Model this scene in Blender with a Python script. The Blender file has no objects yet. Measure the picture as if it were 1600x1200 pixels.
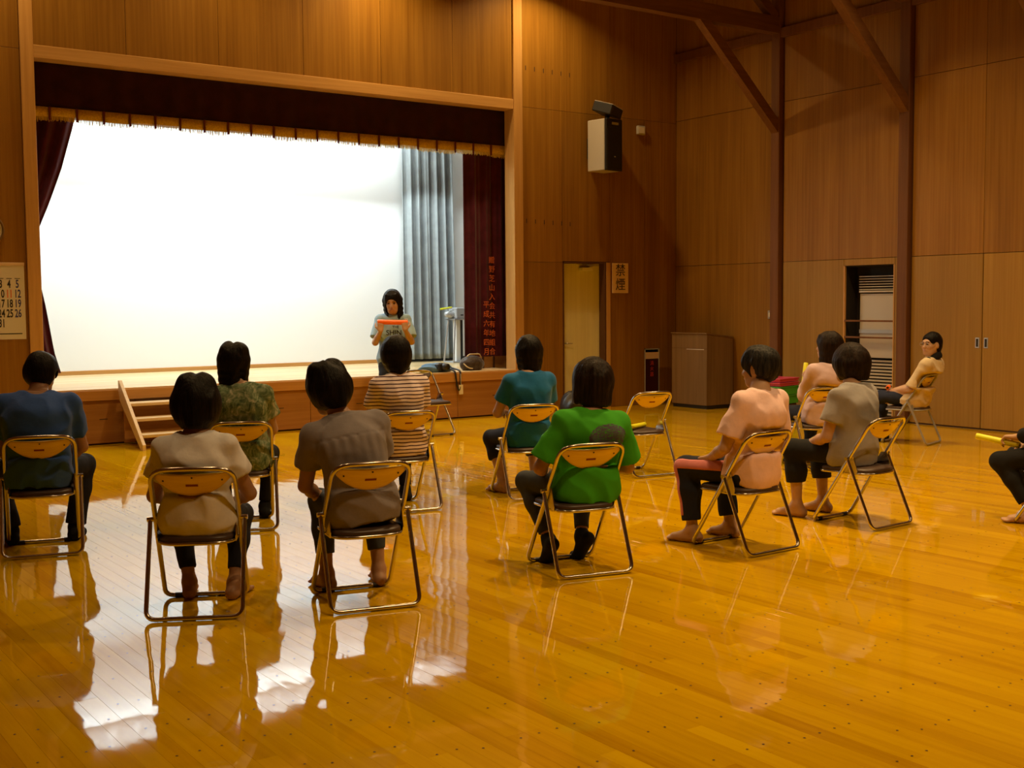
import bpy, bmesh, math, random
import numpy as np
from mathutils import Vector, Matrix

rng = random.Random(7)
scene = bpy.context.scene
COL = scene.collection

# ------------------------------------------------------------------ camera
F_PX, YAW, PITCH, ROLL, CAM_H = 1850.0, 0.61676, -0.06805, -0.00779, 1.55
def make_camera():
    cy, sy = math.cos(YAW), math.sin(YAW)
    f = Vector((sy*math.cos(PITCH), cy*math.cos(PITCH), math.sin(PITCH)))
    r = Vector((cy, -sy, 0)); u = r.cross(f)
    r2 = math.cos(ROLL)*r + math.sin(ROLL)*u
    u2 = -math.sin(ROLL)*r + math.cos(ROLL)*u
    cam = bpy.data.cameras.new('camera'); cam.sensor_width = 36.0; cam.lens = 36.0*F_PX/1600.0
    cam.clip_end = 100
    o = bpy.data.objects.new('camera', cam); COL.objects.link(o)
    m = Matrix.Identity(4)
    for i in range(3):
        m[i][0] = r2[i]; m[i][1] = u2[i]; m[i][2] = -f[i]
    m.translation = (0, 0, CAM_H); o.matrix_world = m
    scene.camera = o
make_camera()

# ------------------------------------------------------------------ world, exposure, lights
w = bpy.data.worlds.new('world'); scene.world = w; w.use_nodes = True
w.node_tree.nodes['Background'].inputs[0].default_value = (0.01, 0.007, 0.004, 1)
w.node_tree.nodes['Background'].inputs[1].default_value = 0.0
vs = scene.view_settings
vs.view_transform = 'Standard'; vs.look = 'None'; vs.exposure = 0.0; vs.gamma = 1.0; vs.use_curve_mapping = False
scene.cycles.use_denoising = True
scene.cycles.max_bounces = 8; scene.cycles.diffuse_bounces = 4; scene.cycles.glossy_bounces = 4
scene.cycles.sample_clamp_indirect = 3.0; scene.cycles.sample_clamp_direct = 12.0
scene.cycles.caustics_reflective = False; scene.cycles.caustics_refractive = False

WARM = (1.0, 0.65, 0.27)
CEIL = 6.4
def area(name, loc, rot, size, power, color, shape='DISK', size_y=None, spread=math.pi):
    l = bpy.data.lights.new(name, 'AREA'); l.shape = shape; l.size = size
    if size_y: l.size_y = size_y
    l.energy = power; l.color = color; l.spread = spread
    o = bpy.data.objects.new(name, l); COL.objects.link(o); o.location = loc; o.rotation_euler = rot
    return o
HALL_LAMPS = [(3.7, 2.2), (6.5, 1.5), (10.4, 1.5), (2.3, 5.6), (6.5, 5.6), (10.4, 5.6), (2.3, 9.4), (6.5, 9.4), (10.4, 8.3)]
HALL_K = [0.62, 0.75, 0.6, 0.10, 1.0, 0.58, 0.34, 1.0, 0.55]
WASH_LAMPS = [(3.1, 12.8), (5.25, 12.8), (7.40, 12.8), (9.85, 12.8)]
HALL_W, WASH_W = 104.0, 56.0
for (x, y), k in zip(HALL_LAMPS, HALL_K):
    area('hall_lamp_light', (x, y, CEIL-0.36), (0, 0, 0), 0.30, HALL_W*k, WARM, spread=math.radians(112))
for (x, y), k in zip(WASH_LAMPS, (0.50, 0.42, 1.0, 0.95)):
    area('wall_washer_light', (x, y, CEIL-0.21), (math.radians(-8), 0, 0), 0.19, WASH_W*k, WARM, spread=math.radians(140))
STAGE_C = (0.84, 0.97, 1.0)
area('stage_border_light', (6.45, 14.75, 4.72), (math.radians(38), 0, 0), 6.0, 290.0, STAGE_C, 'RECTANGLE', 0.22)
area('stage_border_light', (6.45, 15.85, 4.72), (math.radians(6), 0, 0), 6.0, 150.0, STAGE_C, 'RECTANGLE', 0.16)

# ------------------------------------------------------------------ materials
def new_mat(name):
    m = bpy.data.materials.new(name); m.use_nodes = True
    nt = m.node_tree; b = nt.nodes['Principled BSDF']
    return m, nt, b
def setp(b, base=None, rough=None, metal=None, coat=None, coat_rough=None, spec=None, emit=None, emit_s=None, sheen=None):
    if base is not None: b.inputs['Base Color'].default_value = (*base, 1)
    if rough is not None: b.inputs['Roughness'].default_value = rough
    if metal is not None: b.inputs['Metallic'].default_value = metal
    if coat is not None: b.inputs['Coat Weight'].default_value = coat
    if coat_rough is not None: b.inputs['Coat Roughness'].default_value = coat_rough
    if spec is not None: b.inputs['Specular IOR Level'].default_value = spec
    if sheen is not None: b.inputs['Sheen Weight'].default_value = sheen
    if emit is not None:
        b.inputs['Emission Color'].default_value = (*emit, 1); b.inputs['Emission Strength'].default_value = emit_s
def N(nt, typ, **kw):
    n = nt.nodes.new(typ)
    for k, v in kw.items(): setattr(n, k, v)
    return n
def coords(nt, kind, scale, rot=(0, 0, 0)):
    if kind == 'POS':
        g = N(nt, 'ShaderNodeNewGeometry'); out = g.outputs['Position']
    else:
        g = N(nt, 'ShaderNodeTexCoord'); out = g.outputs['Object']
    mp = N(nt, 'ShaderNodeMapping'); mp.inputs['Scale'].default_value = scale; mp.inputs['Rotation'].default_value = rot
    nt.links.new(out, mp.inputs['Vector'])
    return mp.outputs['Vector']
def noise(nt, vec, scale=1, detail=3, rough=0.5, dist=0.0):
    n = N(nt, 'ShaderNodeTexNoise'); n.inputs['Scale'].default_value = scale; n.inputs['Detail'].default_value = detail
    n.inputs['Roughness'].default_value = rough; n.inputs['Distortion'].default_value = dist
    nt.links.new(vec, n.inputs['Vector']); return n.outputs['Fac']
def ramp(nt, fac, stops):
    r = N(nt, 'ShaderNodeValToRGB'); e = r.color_ramp.elements
    while len(e) < len(stops): e.new(0.5)
    for el, (p, c) in zip(e, stops): el.position = p; el.color = (*c, 1)
    nt.links.new(fac, r.inputs['Fac']); return r.outputs['Color']
def mixc(nt, fac, a, b, mode='MIX'):
    m = N(nt, 'ShaderNodeMix', data_type='RGBA', blend_type=mode)
    for s, v in (('Factor', fac), ('A', a), ('B', b)):
        sock = [i for i in m.inputs if i.name == s and i.type == ('VALUE' if s == 'Factor' else 'RGBA')][0]
        if isinstance(v, (int, float)): sock.default_value = v
        elif isinstance(v, tuple): sock.default_value = (*v, 1)
        else: nt.links.new(v, sock)
    return [o for o in m.outputs if o.type == 'RGBA'][0]
def bump(nt, b, height, strength, dist=0.01):
    n = N(nt, 'ShaderNodeBump'); n.inputs['Strength'].default_value = strength; n.inputs['Distance'].default_value = dist
    nt.links.new(height, n.inputs['Height']); nt.links.new(n.outputs['Normal'], b.inputs['Normal']); return n
def math_n(nt, op, a, b=None):
    n = N(nt, 'ShaderNodeMath', operation=op)
    for i, v in enumerate((a, b)):
        if v is None: continue
        if isinstance(v, (int, float)): n.inputs[i].default_value = v
        else: nt.links.new(v, n.inputs[i])
    return n.outputs[0]
def obj_random(nt):
    return N(nt, 'ShaderNodeObjectInfo').outputs['Random']

def plain(name, base, rough=0.5, metal=0.0, **kw):
    m, nt, b = new_mat(name); setp(b, base, rough, metal, **kw); return m

def wood_wall(name, c_dark, c_light, scale=(34, 34, 0.7), rough=0.46, vary=0.10, kind='POS', spec=0.22):
    m, nt, b = new_mat(name)
    v = coords(nt, kind, scale)
    f1 = noise(nt, v, 1, 5, 0.62)
    v2 = coords(nt, kind, tuple(s*0.18 if s > 2 else s*0.6 for s in scale))
    f2 = noise(nt, v2, 1, 2, 0.5)
    f = math_n(nt, 'ADD', math_n(nt, 'MULTIPLY', f1, 0.62), math_n(nt, 'MULTIPLY', f2, 0.38))
    c = ramp(nt, f, [(0.33, c_dark), (0.68, c_light)])
    k = math_n(nt, 'ADD', math_n(nt, 'MULTIPLY', obj_random(nt), vary*2), 1-vary)
    cc = N(nt, 'ShaderNodeCombineColor')
    for i in range(3): nt.links.new(k, cc.inputs[i])
    c = mixc(nt, 1.0, c, cc.outputs[0], 'MULTIPLY')
    nt.links.new(c, b.inputs['Base Color']); setp(b, rough=rough, spec=spec)
    bump(nt, b, f1, 0.08, 0.004)
    return m

M = {}
M['wall'] = wood_wall('wall_veneer', (0.210, 0.095, 0.010), (0.335, 0.170, 0.022))
M['wall_gap'] = plain('wall_joint', (0.05, 0.022, 0.008), 0.7)
M['trim'] = wood_wall('trim_oak', (0.46, 0.25, 0.075), (0.62, 0.37, 0.13), (26, 26, 0.9), 0.35)
M['trim_h'] = wood_wall('trim_oak_level', (0.46, 0.25, 0.075), (0.62, 0.37, 0.13), (0.9, 26, 26), 0.35)
M['door_panel'] = wood_wall('storage_door_veneer', (0.28, 0.155, 0.022), (0.38, 0.225, 0.042))
M['post'] = wood_wall('post_timber', (0.12, 0.050, 0.018), (0.20, 0.090, 0.034), (24, 24, 0.8), 0.55)
M['beam'] = wood_wall('beam_timber', (0.13, 0.058, 0.018), (0.22, 0.105, 0.034), (1.2, 22, 22), 0.6)
M['stage_front'] = wood_wall('stage_front_veneer', (0.30, 0.135, 0.040), (0.42, 0.21, 0.065), (1.0, 30, 30), 0.33)
M['fascia'] = wood_wall('stage_fascia', (0.40, 0.19, 0.055), (0.55, 0.29, 0.09), (0.9, 22, 30), 0.32)
M['stage_floor'] = wood_wall('stage_boards', (0.55, 0.36, 0.16), (0.70, 0.50, 0.25), (1.0, 18, 18), 0.25)
M['step_wood'] = wood_wall('step_wood', (0.58, 0.42, 0.22), (0.76, 0.58, 0.34), (1.2, 20, 20), 0.4)
M['lectern'] = wood_wall('lectern_veneer', (0.17, 0.105, 0.045), (0.25, 0.155, 0.07), (30, 30, 0.9), 0.42)
M['white_wall'] = plain('stage_plaster', (0.86, 0.87, 0.86), 0.8)
M['plinth'] = plain('plinth_black', (0.012, 0.011, 0.010), 0.5)
M['ceiling'] = wood_wall('ceiling_boards', (0.22, 0.12, 0.05), (0.32, 0.18, 0.08), (0.8, 12, 12), 0.6)
M['black'] = plain('black_plastic', (0.012, 0.012, 0.014), 0.45)
M['dark'] = plain('dark_recess', (0.015, 0.012, 0.010), 0.8)
M['cream'] = plain('cream_enamel', (0.46, 0.45, 0.43), 0.45)
M['steel'] = plain('brushed_steel', (0.62, 0.62, 0.62), 0.28, 0.9)
M['grey_metal'] = plain('grey_paint', (0.42, 0.43, 0.44), 0.4, 0.3)
M['white_paint'] = plain('white_paint', (0.75, 0.74, 0.70), 0.5)
M['paper'] = plain('paper', (0.72, 0.68, 0.60), 0.7)
M['ink'] = plain('ink', (0.02, 0.02, 0.025), 0.6)
M['ink_blue'] = plain('ink_blue', (0.04, 0.05, 0.25), 0.6)
M['ink_red'] = plain('ink_orange', (0.75, 0.16, 0.02), 0.6)
M['sign_wood'] = plain('sign_board', (0.78, 0.58, 0.38), 0.5)
M['red_print'] = plain('red_print', (0.55, 0.05, 0.03), 0.5)
M['lamp_glass'] = plain('lamp_diffuser', (0.9, 0.85, 0.7), 0.4)

def floor_mat():
    m, nt, b = new_mat('varnished_plank')
    v = coords(nt, 'POS', (30, 1.3, 30))
    f1 = noise(nt, v, 1, 5, 0.6)
    rnd = obj_random(nt)
    at = N(nt, 'ShaderNodeAttribute', attribute_name='tone')
    f = math_n(nt, 'ADD', math_n(nt, 'MULTIPLY', f1, 0.55), math_n(nt, 'MULTIPLY', at.outputs['Fac'], 0.45))
    c = ramp(nt, f, [(0.22, (0.42, 0.205, 0.001)), (0.5, (0.57, 0.322, 0.001)), (0.8, (0.68, 0.415, 0.002))])
    nt.links.new(c, b.inputs['Base Color'])
    setp(b, rough=0.5, spec=0.0, coat=1.0, coat_rough=0.035)
    b.inputs['Coat IOR'].default_value = 1.5
    vb = coords(nt, 'POS', (5.5, 2.2, 1))
    hb = noise(nt, vb, 1, 2, 0.5)
    bn = N(nt, 'ShaderNodeBump'); bn.inputs['Strength'].default_value = 0.06; bn.inputs['Distance'].default_value = 0.02
    nt.links.new(hb, bn.inputs['Height'])
    nt.links.new(bn.outputs['Normal'], b.inputs['Coat Normal'])
    return m
M['floor'] = floor_mat()
M['floor_gap'] = plain('plank_joint', (0.10, 0.04, 0.008), 0.6)
M['plug'] = plain('nail_plug', (0.06, 0.022, 0.006), 0.5, coat=1.0, coat_rough=0.06)

def fabric(name, c1, c2=None, rough=0.85, wscale=9.0, bstr=0.25, weave=True, sheen=0.15):
    m, nt, b = new_mat(name)
    v = coords(nt, 'OBJ', (1, 1, 1))
    f = noise(nt, v, wscale, 3, 0.55)
    c2 = c2 or tuple(x*0.86 for x in c1)
    c = ramp(nt, f, [(0.35, c2), (0.65, c1)])
    nt.links.new(c, b.inputs['Base Color']); setp(b, rough=rough, spec=0.2, sheen=sheen)
    h = noise(nt, v, 260 if weave else 40, 2, 0.6)
    hh = math_n(nt, 'ADD', math_n(nt, 'MULTIPLY', h, 0.12), f)
    bump(nt, b, hh, bstr, 0.012)
    return m
M['valance'] = fabric('maroon_velvet', (0.042, 0.007, 0.015), (0.025, 0.004, 0.010), 0.9, 6, 0.2)
M['fringe'] = fabric('gold_fringe', (0.72, 0.50, 0.06), (0.52, 0.35, 0.04), 0.6, 60, 0.6)
M['ribbon'] = plain('maroon_ribbon', (0.13, 0.018, 0.03), 0.7)
M['velvet_lit'] = fabric('maroon_velvet_lit', (0.085, 0.009, 0.030), (0.055, 0.005, 0.020), 0.9, 6, 0.2)  # brighter copy of the valance velvet, side light put into the colour
M['grey_curtain'] = fabric('grey_stage_curtain', (0.32, 0.355, 0.36), (0.26, 0.285, 0.29), 0.8, 5, 0.15)
M['thread'] = plain('orange_thread', (0.62, 0.13, 0.03), 0.6)

# ------------------------------------------------------------------ mesh helpers
class MB:
    def __init__(self): self.v = []; self.f = []; self.smooth = []
    def add(self, vs_, fs_, smooth=False):
        o = len(self.v); self.v += [tuple(p) for p in vs_]
        for q in fs_: self.f.append(tuple(i+o for i in q)); self.smooth.append(smooth)
        return self
    def box(self, x0, x1, y0, y1, z0, z1):
        x0, x1 = min(x0, x1), max(x0, x1); y0, y1 = min(y0, y1), max(y0, y1); z0, z1 = min(z0, z1), max(z0, z1)
        v = [(x, y, z) for z in (z0, z1) for y in (y0, y1) for x in (x0, x1)]
        return self.add(v, [(0, 2, 3, 1), (4, 5, 7, 6), (0, 1, 5, 4), (2, 6, 7, 3), (0, 4, 6, 2), (1, 3, 7, 5)])
    def cbox(self, x0, x1, y0, y1, z0, z1, c=0.006):
        """box with chamfered edges"""
        bm = bmesh.new(); bmesh.ops.create_cube(bm, size=1)
        bmesh.ops.scale(bm, vec=(x1-x0, y1-y0, z1-z0), verts=bm.verts)
        bmesh.ops.translate(bm, vec=((x0+x1)/2, (y0+y1)/2, (z0+z1)/2), verts=bm.verts)
        bmesh.ops.bevel(bm, geom=bm.edges[:], offset=c, segments=1, affect='EDGES')
        bm.verts.index_update()
        self.add([v.co[:] for v in bm.verts], [[v.index for v in f.verts] for f in bm.faces]); bm.free(); return self
    def prism(self, pts, axis, a, b):
        """extrude polygon pts (2d) along axis from a to b"""
        n = len(pts)
        def mk(p, t):
            if axis == 'x': return (t, p[0], p[1])
            if axis == 'y': return (p[0], t, p[1])
            return (p[0], p[1], t)
        v = [mk(p, a) for p in pts] + [mk(p, b) for p in pts]
        fs_ = [tuple(range(n))[::-1], tuple(range(n, 2*n))] + [(i, (i+1) % n, n+(i+1) % n, n+i) for i in range(n)]
        return self.add(v, fs_)
    def tube(self, pts, r, closed=False, seg=10, cap=True):
        P = [Vector(p) for p in pts]; n = len(P)
        R_ = r if isinstance(r, (list, tuple)) else [r]*n
        T = []
        for i in range(n):
            if closed: d = P[(i+1) % n]-P[i-1]
            else: d = P[min(i+1, n-1)]-P[max(i-1, 0)]
            T.append(d.normalized())
        up = Vector((0, 0, 1)) if abs(T[0].z) < 0.9 else Vector((1, 0, 0))
        a = T[0].cross(up).normalized(); rings = []
        for i in range(n):
            a = (a-T[i]*a.dot(T[i])).normalized(); b = T[i].cross(a)
            rings.append([P[i]+(a*math.cos(2*math.pi*j/seg)+b*math.sin(2*math.pi*j/seg))*R_[i] for j in range(seg)])
        if closed:
            # untwist: find best offset for the seam
            best = min(range(seg), key=lambda s: (rings[-1][0]-rings[0][s]).length)
        v = [p for rg in rings for p in rg]; fs_ = []
        for i in range(n-1 if not closed else n):
            i2 = (i+1) % n; off = best if (closed and i2 == 0) else 0
            for j in range(seg):
                fs_.append((i*seg+j, i*seg+(j+1) % seg, i2*seg+(j+1+off) % seg, i2*seg+(j+off) % seg))
        self.add(v, fs_, True)
        if cap and not closed:
            self.add(rings[0], [tuple(range(seg))[::-1]]); self.add(rings[-1], [tuple(range(seg))])
        return self
    def lathe(self, prof, center=(0, 0, 0), axis='z', seg=20):
        v = []; fs_ = []
        n = len(prof)
        for i in range(seg):
            a = 2*math.pi*i/seg
            for r, h in prof:
                p = (r*math.cos(a), r*math.sin(a), h)
                if axis == 'y': p = (p[0], p[2], p[1])
                if axis == 'x': p = (p[2], p[0], p[1])
                v.append((p[0]+center[0], p[1]+center[1], p[2]+center[2]))
        for i in range(seg):
            for j in range(n-1):
                a, b = i*n+j, ((i+1) % seg)*n+j
                fs_.append((a, b, b+1, a+1))
        return self.add(v, fs_, True)
    def grid(self, fn, nu, nv, thick=None, smooth=True):
        """fn(s,t)->point ; optional second sheet fn(s,t,1) joined at the rim"""
        v = [fn(i/nu, j/nv) for i in range(nu+1) for j in range(nv+1)]
        q = lambda i, j: i*(nv+1)+j
        fs_ = [(q(i, j), q(i+1, j), q(i+1, j+1), q(i, j+1)) for i in range(nu) for j in range(nv)]
        if thick:
            o = len(v); v += [thick(i/nu, j/nv) for i in range(nu+1) for j in range(nv+1)]
            fs_ += [tuple(o+k for k in f[::-1]) for f in fs_]
            rim = [q(i, 0) for i in range(nu+1)]+[q(nu, j) for j in range(1, nv+1)]+[q(i, nv) for i in range(nu-1, -1, -1)]+[q(0, j) for j in range(nv-1, 0, -1)]
            for k in range(len(rim)):
                a, b = rim[k], rim[(k+1) % len(rim)]
                fs_.append((b, a, a+o, b+o))
        return self.add(v, fs_, smooth)
    def mesh(self, name):
        me = bpy.data.meshes.new(name); me.from_pydata(self.v, [], self.f)
        me.polygons.foreach_set('use_smooth', self.smooth); me.update()
        return me
    def build(self, name, mat, parent=None, loc=None):
        me = self.mesh(name); me.materials.append(M[mat] if isinstance(mat, str) else mat)
        return link(name, me, parent, loc)
def link(name, me, parent=None, loc=None):
    o = bpy.data.objects.new(name, me); COL.objects.link(o)
    if parent is not None: o.parent = parent
    if loc is not None: o.location = loc
    return o
def tag(o, label, cat, group=None):
    o['label'] = label; o['category'] = cat
    if group: o['group'] = group
    return o
def struct(o): o['kind'] = 'structure'; return o
def thing(name, loc, rz, label, cat, group=None):
    o = bpy.data.objects.new(name, None); COL.objects.link(o); o.empty_display_size = 0.1
    o.location = loc; o.rotation_euler = (0, 0, rz); return tag(o, label, cat, group)
def fillet(pts, rad, n=5, closed=False):
    P = [Vector(p) for p in pts]; out = []; m = len(P)
    for i in range(m):
        if not closed and i in (0, m-1): out.append(P[i]); continue
        a, b, c = P[i-1], P[i], P[(i+1) % m]
        r = rad[i] if isinstance(rad, (list, tuple)) else rad
        d1 = (a-b); d2 = (c-b); l = min(r, d1.length*0.45, d2.length*0.45)
        s, e = b+d1.normalized()*l, b+d2.normalized()*l
        for k in range(n+1):
            t = k/n; out.append(s*(1-t)**2+b*2*t*(1-t)+e*t*t)
    return out
def text_mesh(s, size, depth=0.0, align='CENTER', bold=0.0):
    c = bpy.data.curves.new('text', 'FONT'); c.body = s; c.size = size; c.extrude = depth; c.resolution_u = 3; c.offset = size*bold
    c.align_x = align; c.align_y = 'CENTER'
    o = bpy.data.objects.new('text', c); COL.objects.link(o)
    bpy.context.view_layer.update()
    me = bpy.data.meshes.new_from_object(o.evaluated_get(bpy.context.evaluated_depsgraph_get()))
    bpy.data.objects.remove(o); bpy.data.curves.remove(c)
    return me
def text_on(name, s, size, mat, parent, loc, rot, depth=0.0015, bold=0.0):
    me = text_mesh(s, size, depth, bold=bold); me.materials.clear(); me.materials.append(M[mat])
    o = link(name, me, parent); o.location = loc; o.rotation_euler = rot; return o
WALL_TEXT = (math.pi/2, 0, 0)   # reads from -y

# ------------------------------------------------------------------ room shell
WY, WX = 13.49, 12.68           # stage wall face, right wall face
LX, BY = -1.6, -3.2             # left wall, wall behind the camera
# floor: sub-floor + planks running towards the stage
fl = struct(MB().box(LX, WX+0.4, BY, WY+0.3, -0.12, -0.012).build('floor', 'floor_gap'))
PW, PL = 0.081, 1.98
def plank_mesh(wd, ln):
    mb = MB(); c = 0.00045; h = 0.012
    v = [(-wd/2, 0, -h), (wd/2, 0, -h), (wd/2, ln, -h), (-wd/2, ln, -h),
         (-wd/2, 0, -c), (wd/2, 0, -c), (wd/2, ln, -c), (-wd/2, ln, -c),
         (-wd/2+c, c, 0), (wd/2-c, c, 0), (wd/2-c, ln-c, 0), (-wd/2+c, ln-c, 0)]
    f = [(0, 1, 5, 4), (1, 2, 6, 5), (2, 3, 7, 6), (3, 0, 4, 7), (4, 5, 9, 8), (5, 6, 10, 9), (6, 7, 11, 10), (7, 4, 8, 11), (8, 9, 10, 11)]
    return mb.add(v, f)
def cam_px(x, y, z):
    cy, sy = math.cos(YAW), math.sin(YAW)
    d = x*sy+y*cy; r = x*cy-y*sy
    return (r/d if d > 0.05 else 99, d)
plank_list = []
i = 0; x = LX
while x < WX:
    y = BY-rng.choice([0, 0.33, 0.66, 0.99, 1.32, 1.65])
    while y < WY:
        a, b = max(y, BY), min(y+PL, WY)
        if b-a > 0.05: plank_list.append((x+PW/2, a, b))
        y += PL
    x += PW; i += 1
def plank_size(p):
    x, a, b = p; best = 0
    for k in range(9):
        yy = a+(b-a)*k/8; r, d = cam_px(x, yy, 0)
        v = 1.55/d*1850
        if d > 2.2 and abs(r) < 0.45 and v < 760: best += (b-a)/9/d/d
    return best
plank_list.sort(key=plank_size, reverse=True)
shapes = [plank_mesh(PW-0.0003, PL-0.0003).mesh('plank') for _ in range(6)]
for k, s in enumerate(shapes):
    s.materials.append(M['floor']); at = s.attributes.new('tone', 'FLOAT', 'POINT')
    at.data.foreach_set('value', [0.12+0.16*k]*len(s.vertices))
rest = MB(); rest_tone = []
for n_, (x, a, b) in enumerate(plank_list):
    tilt = rng.gauss(0, 0.0016); k = min(5, max(0, int(rng.gauss(2.7, 1.15))))
    if n_ < 300:
        o = link('plank', shapes[k], fl); o.location = (x, a, 0); o.scale = (1, (b-a)/PL, 1); o.rotation_euler = (0, tilt, 0)
    else:
        m_ = plank_mesh(PW-0.0003, b-a-0.0003)
        rest.add([(p[0]+x, p[1]+a, p[2]-p[0]*tilt) for p in m_.v], m_.f); rest_tone += [0.12+0.16*k]*len(m_.v)
ro = rest.build('plank_field', 'floor', fl); ro['kind'] = 'stuff'
at = ro.data.attributes.new('tone', 'FLOAT', 'POINT'); at.data.foreach_set('value', rest_tone)
pl = MB()
xs = int((WX-LX)/PW)
for c in range(xs):
    off = (int(c*0.173) * 0.615 + (0.0 if (c//9) % 2 else 0.15)) % 0.33
    yy = 2.4+off
    while yy < 9.5:
        x = LX+(c+0.5)*PW
        if rng.random() < 0.8 and abs(cam_px(x, yy, 0)[0]) < 0.5:
            r = 0.0052
            pl.add([(x+r*math.cos(t*math.pi/3), yy+r*math.sin(t*math.pi/3), 0.0012) for t in range(6)], [tuple(range(6))])
        yy += 0.33
po = pl.build('nail_plugs', 'plug', fl); po['kind'] = 'stuff'

ceil = struct(MB().box(LX-0.2, WX+0.4, BY-0.2, WY+0.3, CEIL, CEIL+0.15).build('ceiling', 'ceiling'))
wl = struct(MB().box(LX-0.2, LX, BY-0.2, WY+0.3, 0, CEIL).build('wall_left', 'wall'))
wb = struct(MB().box(LX-0.2, WX+0.4, BY-0.2, BY, 0, CEIL).build('wall_back', 'wall'))

# stage-side wall: dark backing with openings, veneer panels on it
SX0, SX1 = 3.16, 9.76           # outer edges of the proscenium frame
SZ, STZ = 4.355, 0.63           # frame top, stage height
DX0, DX1, DZ = 10.50, 11.25, 2.12
NX0, NX1, NZ0, NZ1 = 12.035, 12.335, 0.16, 0.845
g = MB(); t0, t1 = WY+0.02, WY+0.22
g.box(LX, SX0+0.02, t0, t1, 0, CEIL); g.box(SX0+0.02, SX1-0.02, t0, t1, SZ-0.02, CEIL)
g.box(SX1-0.02, DX0-0.03, t0, t1, 0, CEIL); g.box(DX0-0.03, DX1+0.11, t0, t1, DZ+0.02, CEIL)
g.box(DX1+0.11, NX0, t0, t1, 0, CEIL); g.box(NX0, NX1, t0, t1, NZ1, CEIL); g.box(NX0, NX1, t0, t1, 0, NZ0)
g.box(NX1, WX+0.2, t0, t1, 0, CEIL)
wf = struct(g.build('wall_front', 'wall_gap'))
def wpanel(x0, x1, z0, z1, mat='wall'):
    if x1-x0 > 0.02 and z1-z0 > 0.02:
        MB().cbox(x0+0.002, x1-0.002, WY, t0, z0+0.002, z1-0.002, 0.002).build('panel', mat, wf)
seam_x = [SX0+0.14+0.001, 4.30, 5.386, 6.47, 7.55, 8.637, SX1-0.15]
for a, b in zip(seam_x[:-1], seam_x[1:]): wpanel(a, b, SZ, CEIL)
for a, b in zip([-1.6, -0.6, 0.45, 1.5, 2.33], [-0.6, 0.45, 1.5, 2.33, SX0]):
    wpanel(a, b, 0, 4.30); wpanel(a, b, 4.30, CEIL)
for a, b in ((SX1, 10.47), (10.47, 11.36), (11.36, WX)):
    wpanel(a, b, 4.27, CEIL)
wpanel(SX1, DX0-0.03, 0, 2.13); wpanel(SX1, DX0-0.03, 2.13, 4.27)
wpanel(DX0-0.03, DX1+0.11, 2.145, 4.27)
wpanel(DX1+0.11, NX0, 0, 4.27)
wpanel(NX0, NX1, NZ1+0.001, 4.27); wpanel(NX0, NX1, 0, NZ0); wpanel(NX1, WX, 0, 4.27)
for zz in (4.81, 2.70):      # two rows of small screw scars beside the stage frame
    hk = MB()
    for k in range(6):
        hk.box(9.83+k*0.155, 9.842+k*0.155, WY-0.002, WY+0.001, zz-0.03-0.004*k, zz+0.03-0.004*k)
    hk.build('screw_marks', 'wall_gap', wf)
# proscenium frame
tr = struct(MB().cbox(SX0, SX0+0.14, WY-0.03, WY+0.20, 0, CEIL, 0.004).build('trim_1', 'trim'))
tr = struct(MB().cbox(SX1-0.15, SX1, WY-0.03, WY+0.20, 0, CEIL, 0.004).build('trim_2', 'trim'))
tr = struct(MB().cbox(SX0+0.14, SX1-0.15, WY-0.025, WY+0.20, SZ-0.135, SZ, 0.004).build('trim_3', 'trim_h'))

# right wall
g = MB(); h0, h1 = WX+0.02, WX+0.3
OY0, OY1, OZ = 9.49, 10.263, 1.995
g.box(h0, h1, BY, OY0-0.02, 0, CEIL); g.box(h0, h1, OY0-0.02, OY1+0.02, OZ+0.02, CEIL); g.box(h0, h1, OY1+0.02, WY+0.2, 0, CEIL)
wr = struct(g.build('wall_right', 'wall_gap'))
def rpanel(y0, y1, z0, z1, mat='wall', proud=0.0):
    MB().cbox(WX-proud, h0, y0+0.002, y1-0.002, z0+0.003, z1-0.003, 0.002).build('panel', mat, wr)
SEAM = 2.095
POSTS = [11.43, 9.317, 7.2, 5.08, 2.97, 0.85]
rpanel(11.53, WY, 0.0, SEAM); rpanel(11.53, WY, SEAM, 4.3); rpanel(11.53, WY, 4.3, CEIL)
edges = [11.53]
for p in POSTS[1:]:
    a = edges[-1]-0.2 if edges[-1] == 11.53 else edges[-1]
    lo, hi = p+0.09, a
    mid = (lo+hi)/2-0.02
    for q0, q1 in (((lo, hi),) if p == POSTS[1] else ((lo, mid), (mid, hi))):
        rpanel(q0, q1, SEAM, 4.3); rpanel(q0, q1, 4.3, CEIL)
    edges.append(p-0.09)
# lower storage fronts (yellower veneer)
rpanel(OY1+0.015, 11.33, 0.012, SEAM, 'door_panel')
rpanel(OY0-0.015, OY1+0.015, OZ+0.012, SEAM, 'door_panel'); rpanel(9.407, OY0-0.015, 0.012, SEAM, 'door_panel')
def sliding_door(y0, y1, hy, n):
    d = struct(MB().cbox(WX-0.004, h0, y0+0.003, y1-0.003, 0.02, SEAM-0.004, 0.003).build('door_%d' % n, 'door_panel'))
    hd = MB().cbox(WX-0.010, WX+0.004, hy-0.028, hy+0.028, 0.975, 1.10, 0.004).build('pull_plate', 'steel', d)
    MB().cbox(WX-0.0112, WX-0.004, hy-0.017, hy+0.017, 0.988, 1.087, 0.003).build('pull_cup', 'dark', hd)
sliding_door(8.235, 9.227, 8.292, 1); sliding_door(7.29, 8.231, 8.178, 2)
for k, (a, b) in enumerate(((6.25, 7.11), (5.17, 6.24), (4.1, 4.99), (3.06, 4.09))): sliding_door(a, b, a+0.06 if k % 2 == 0 else b-0.06, 3+k)
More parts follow.
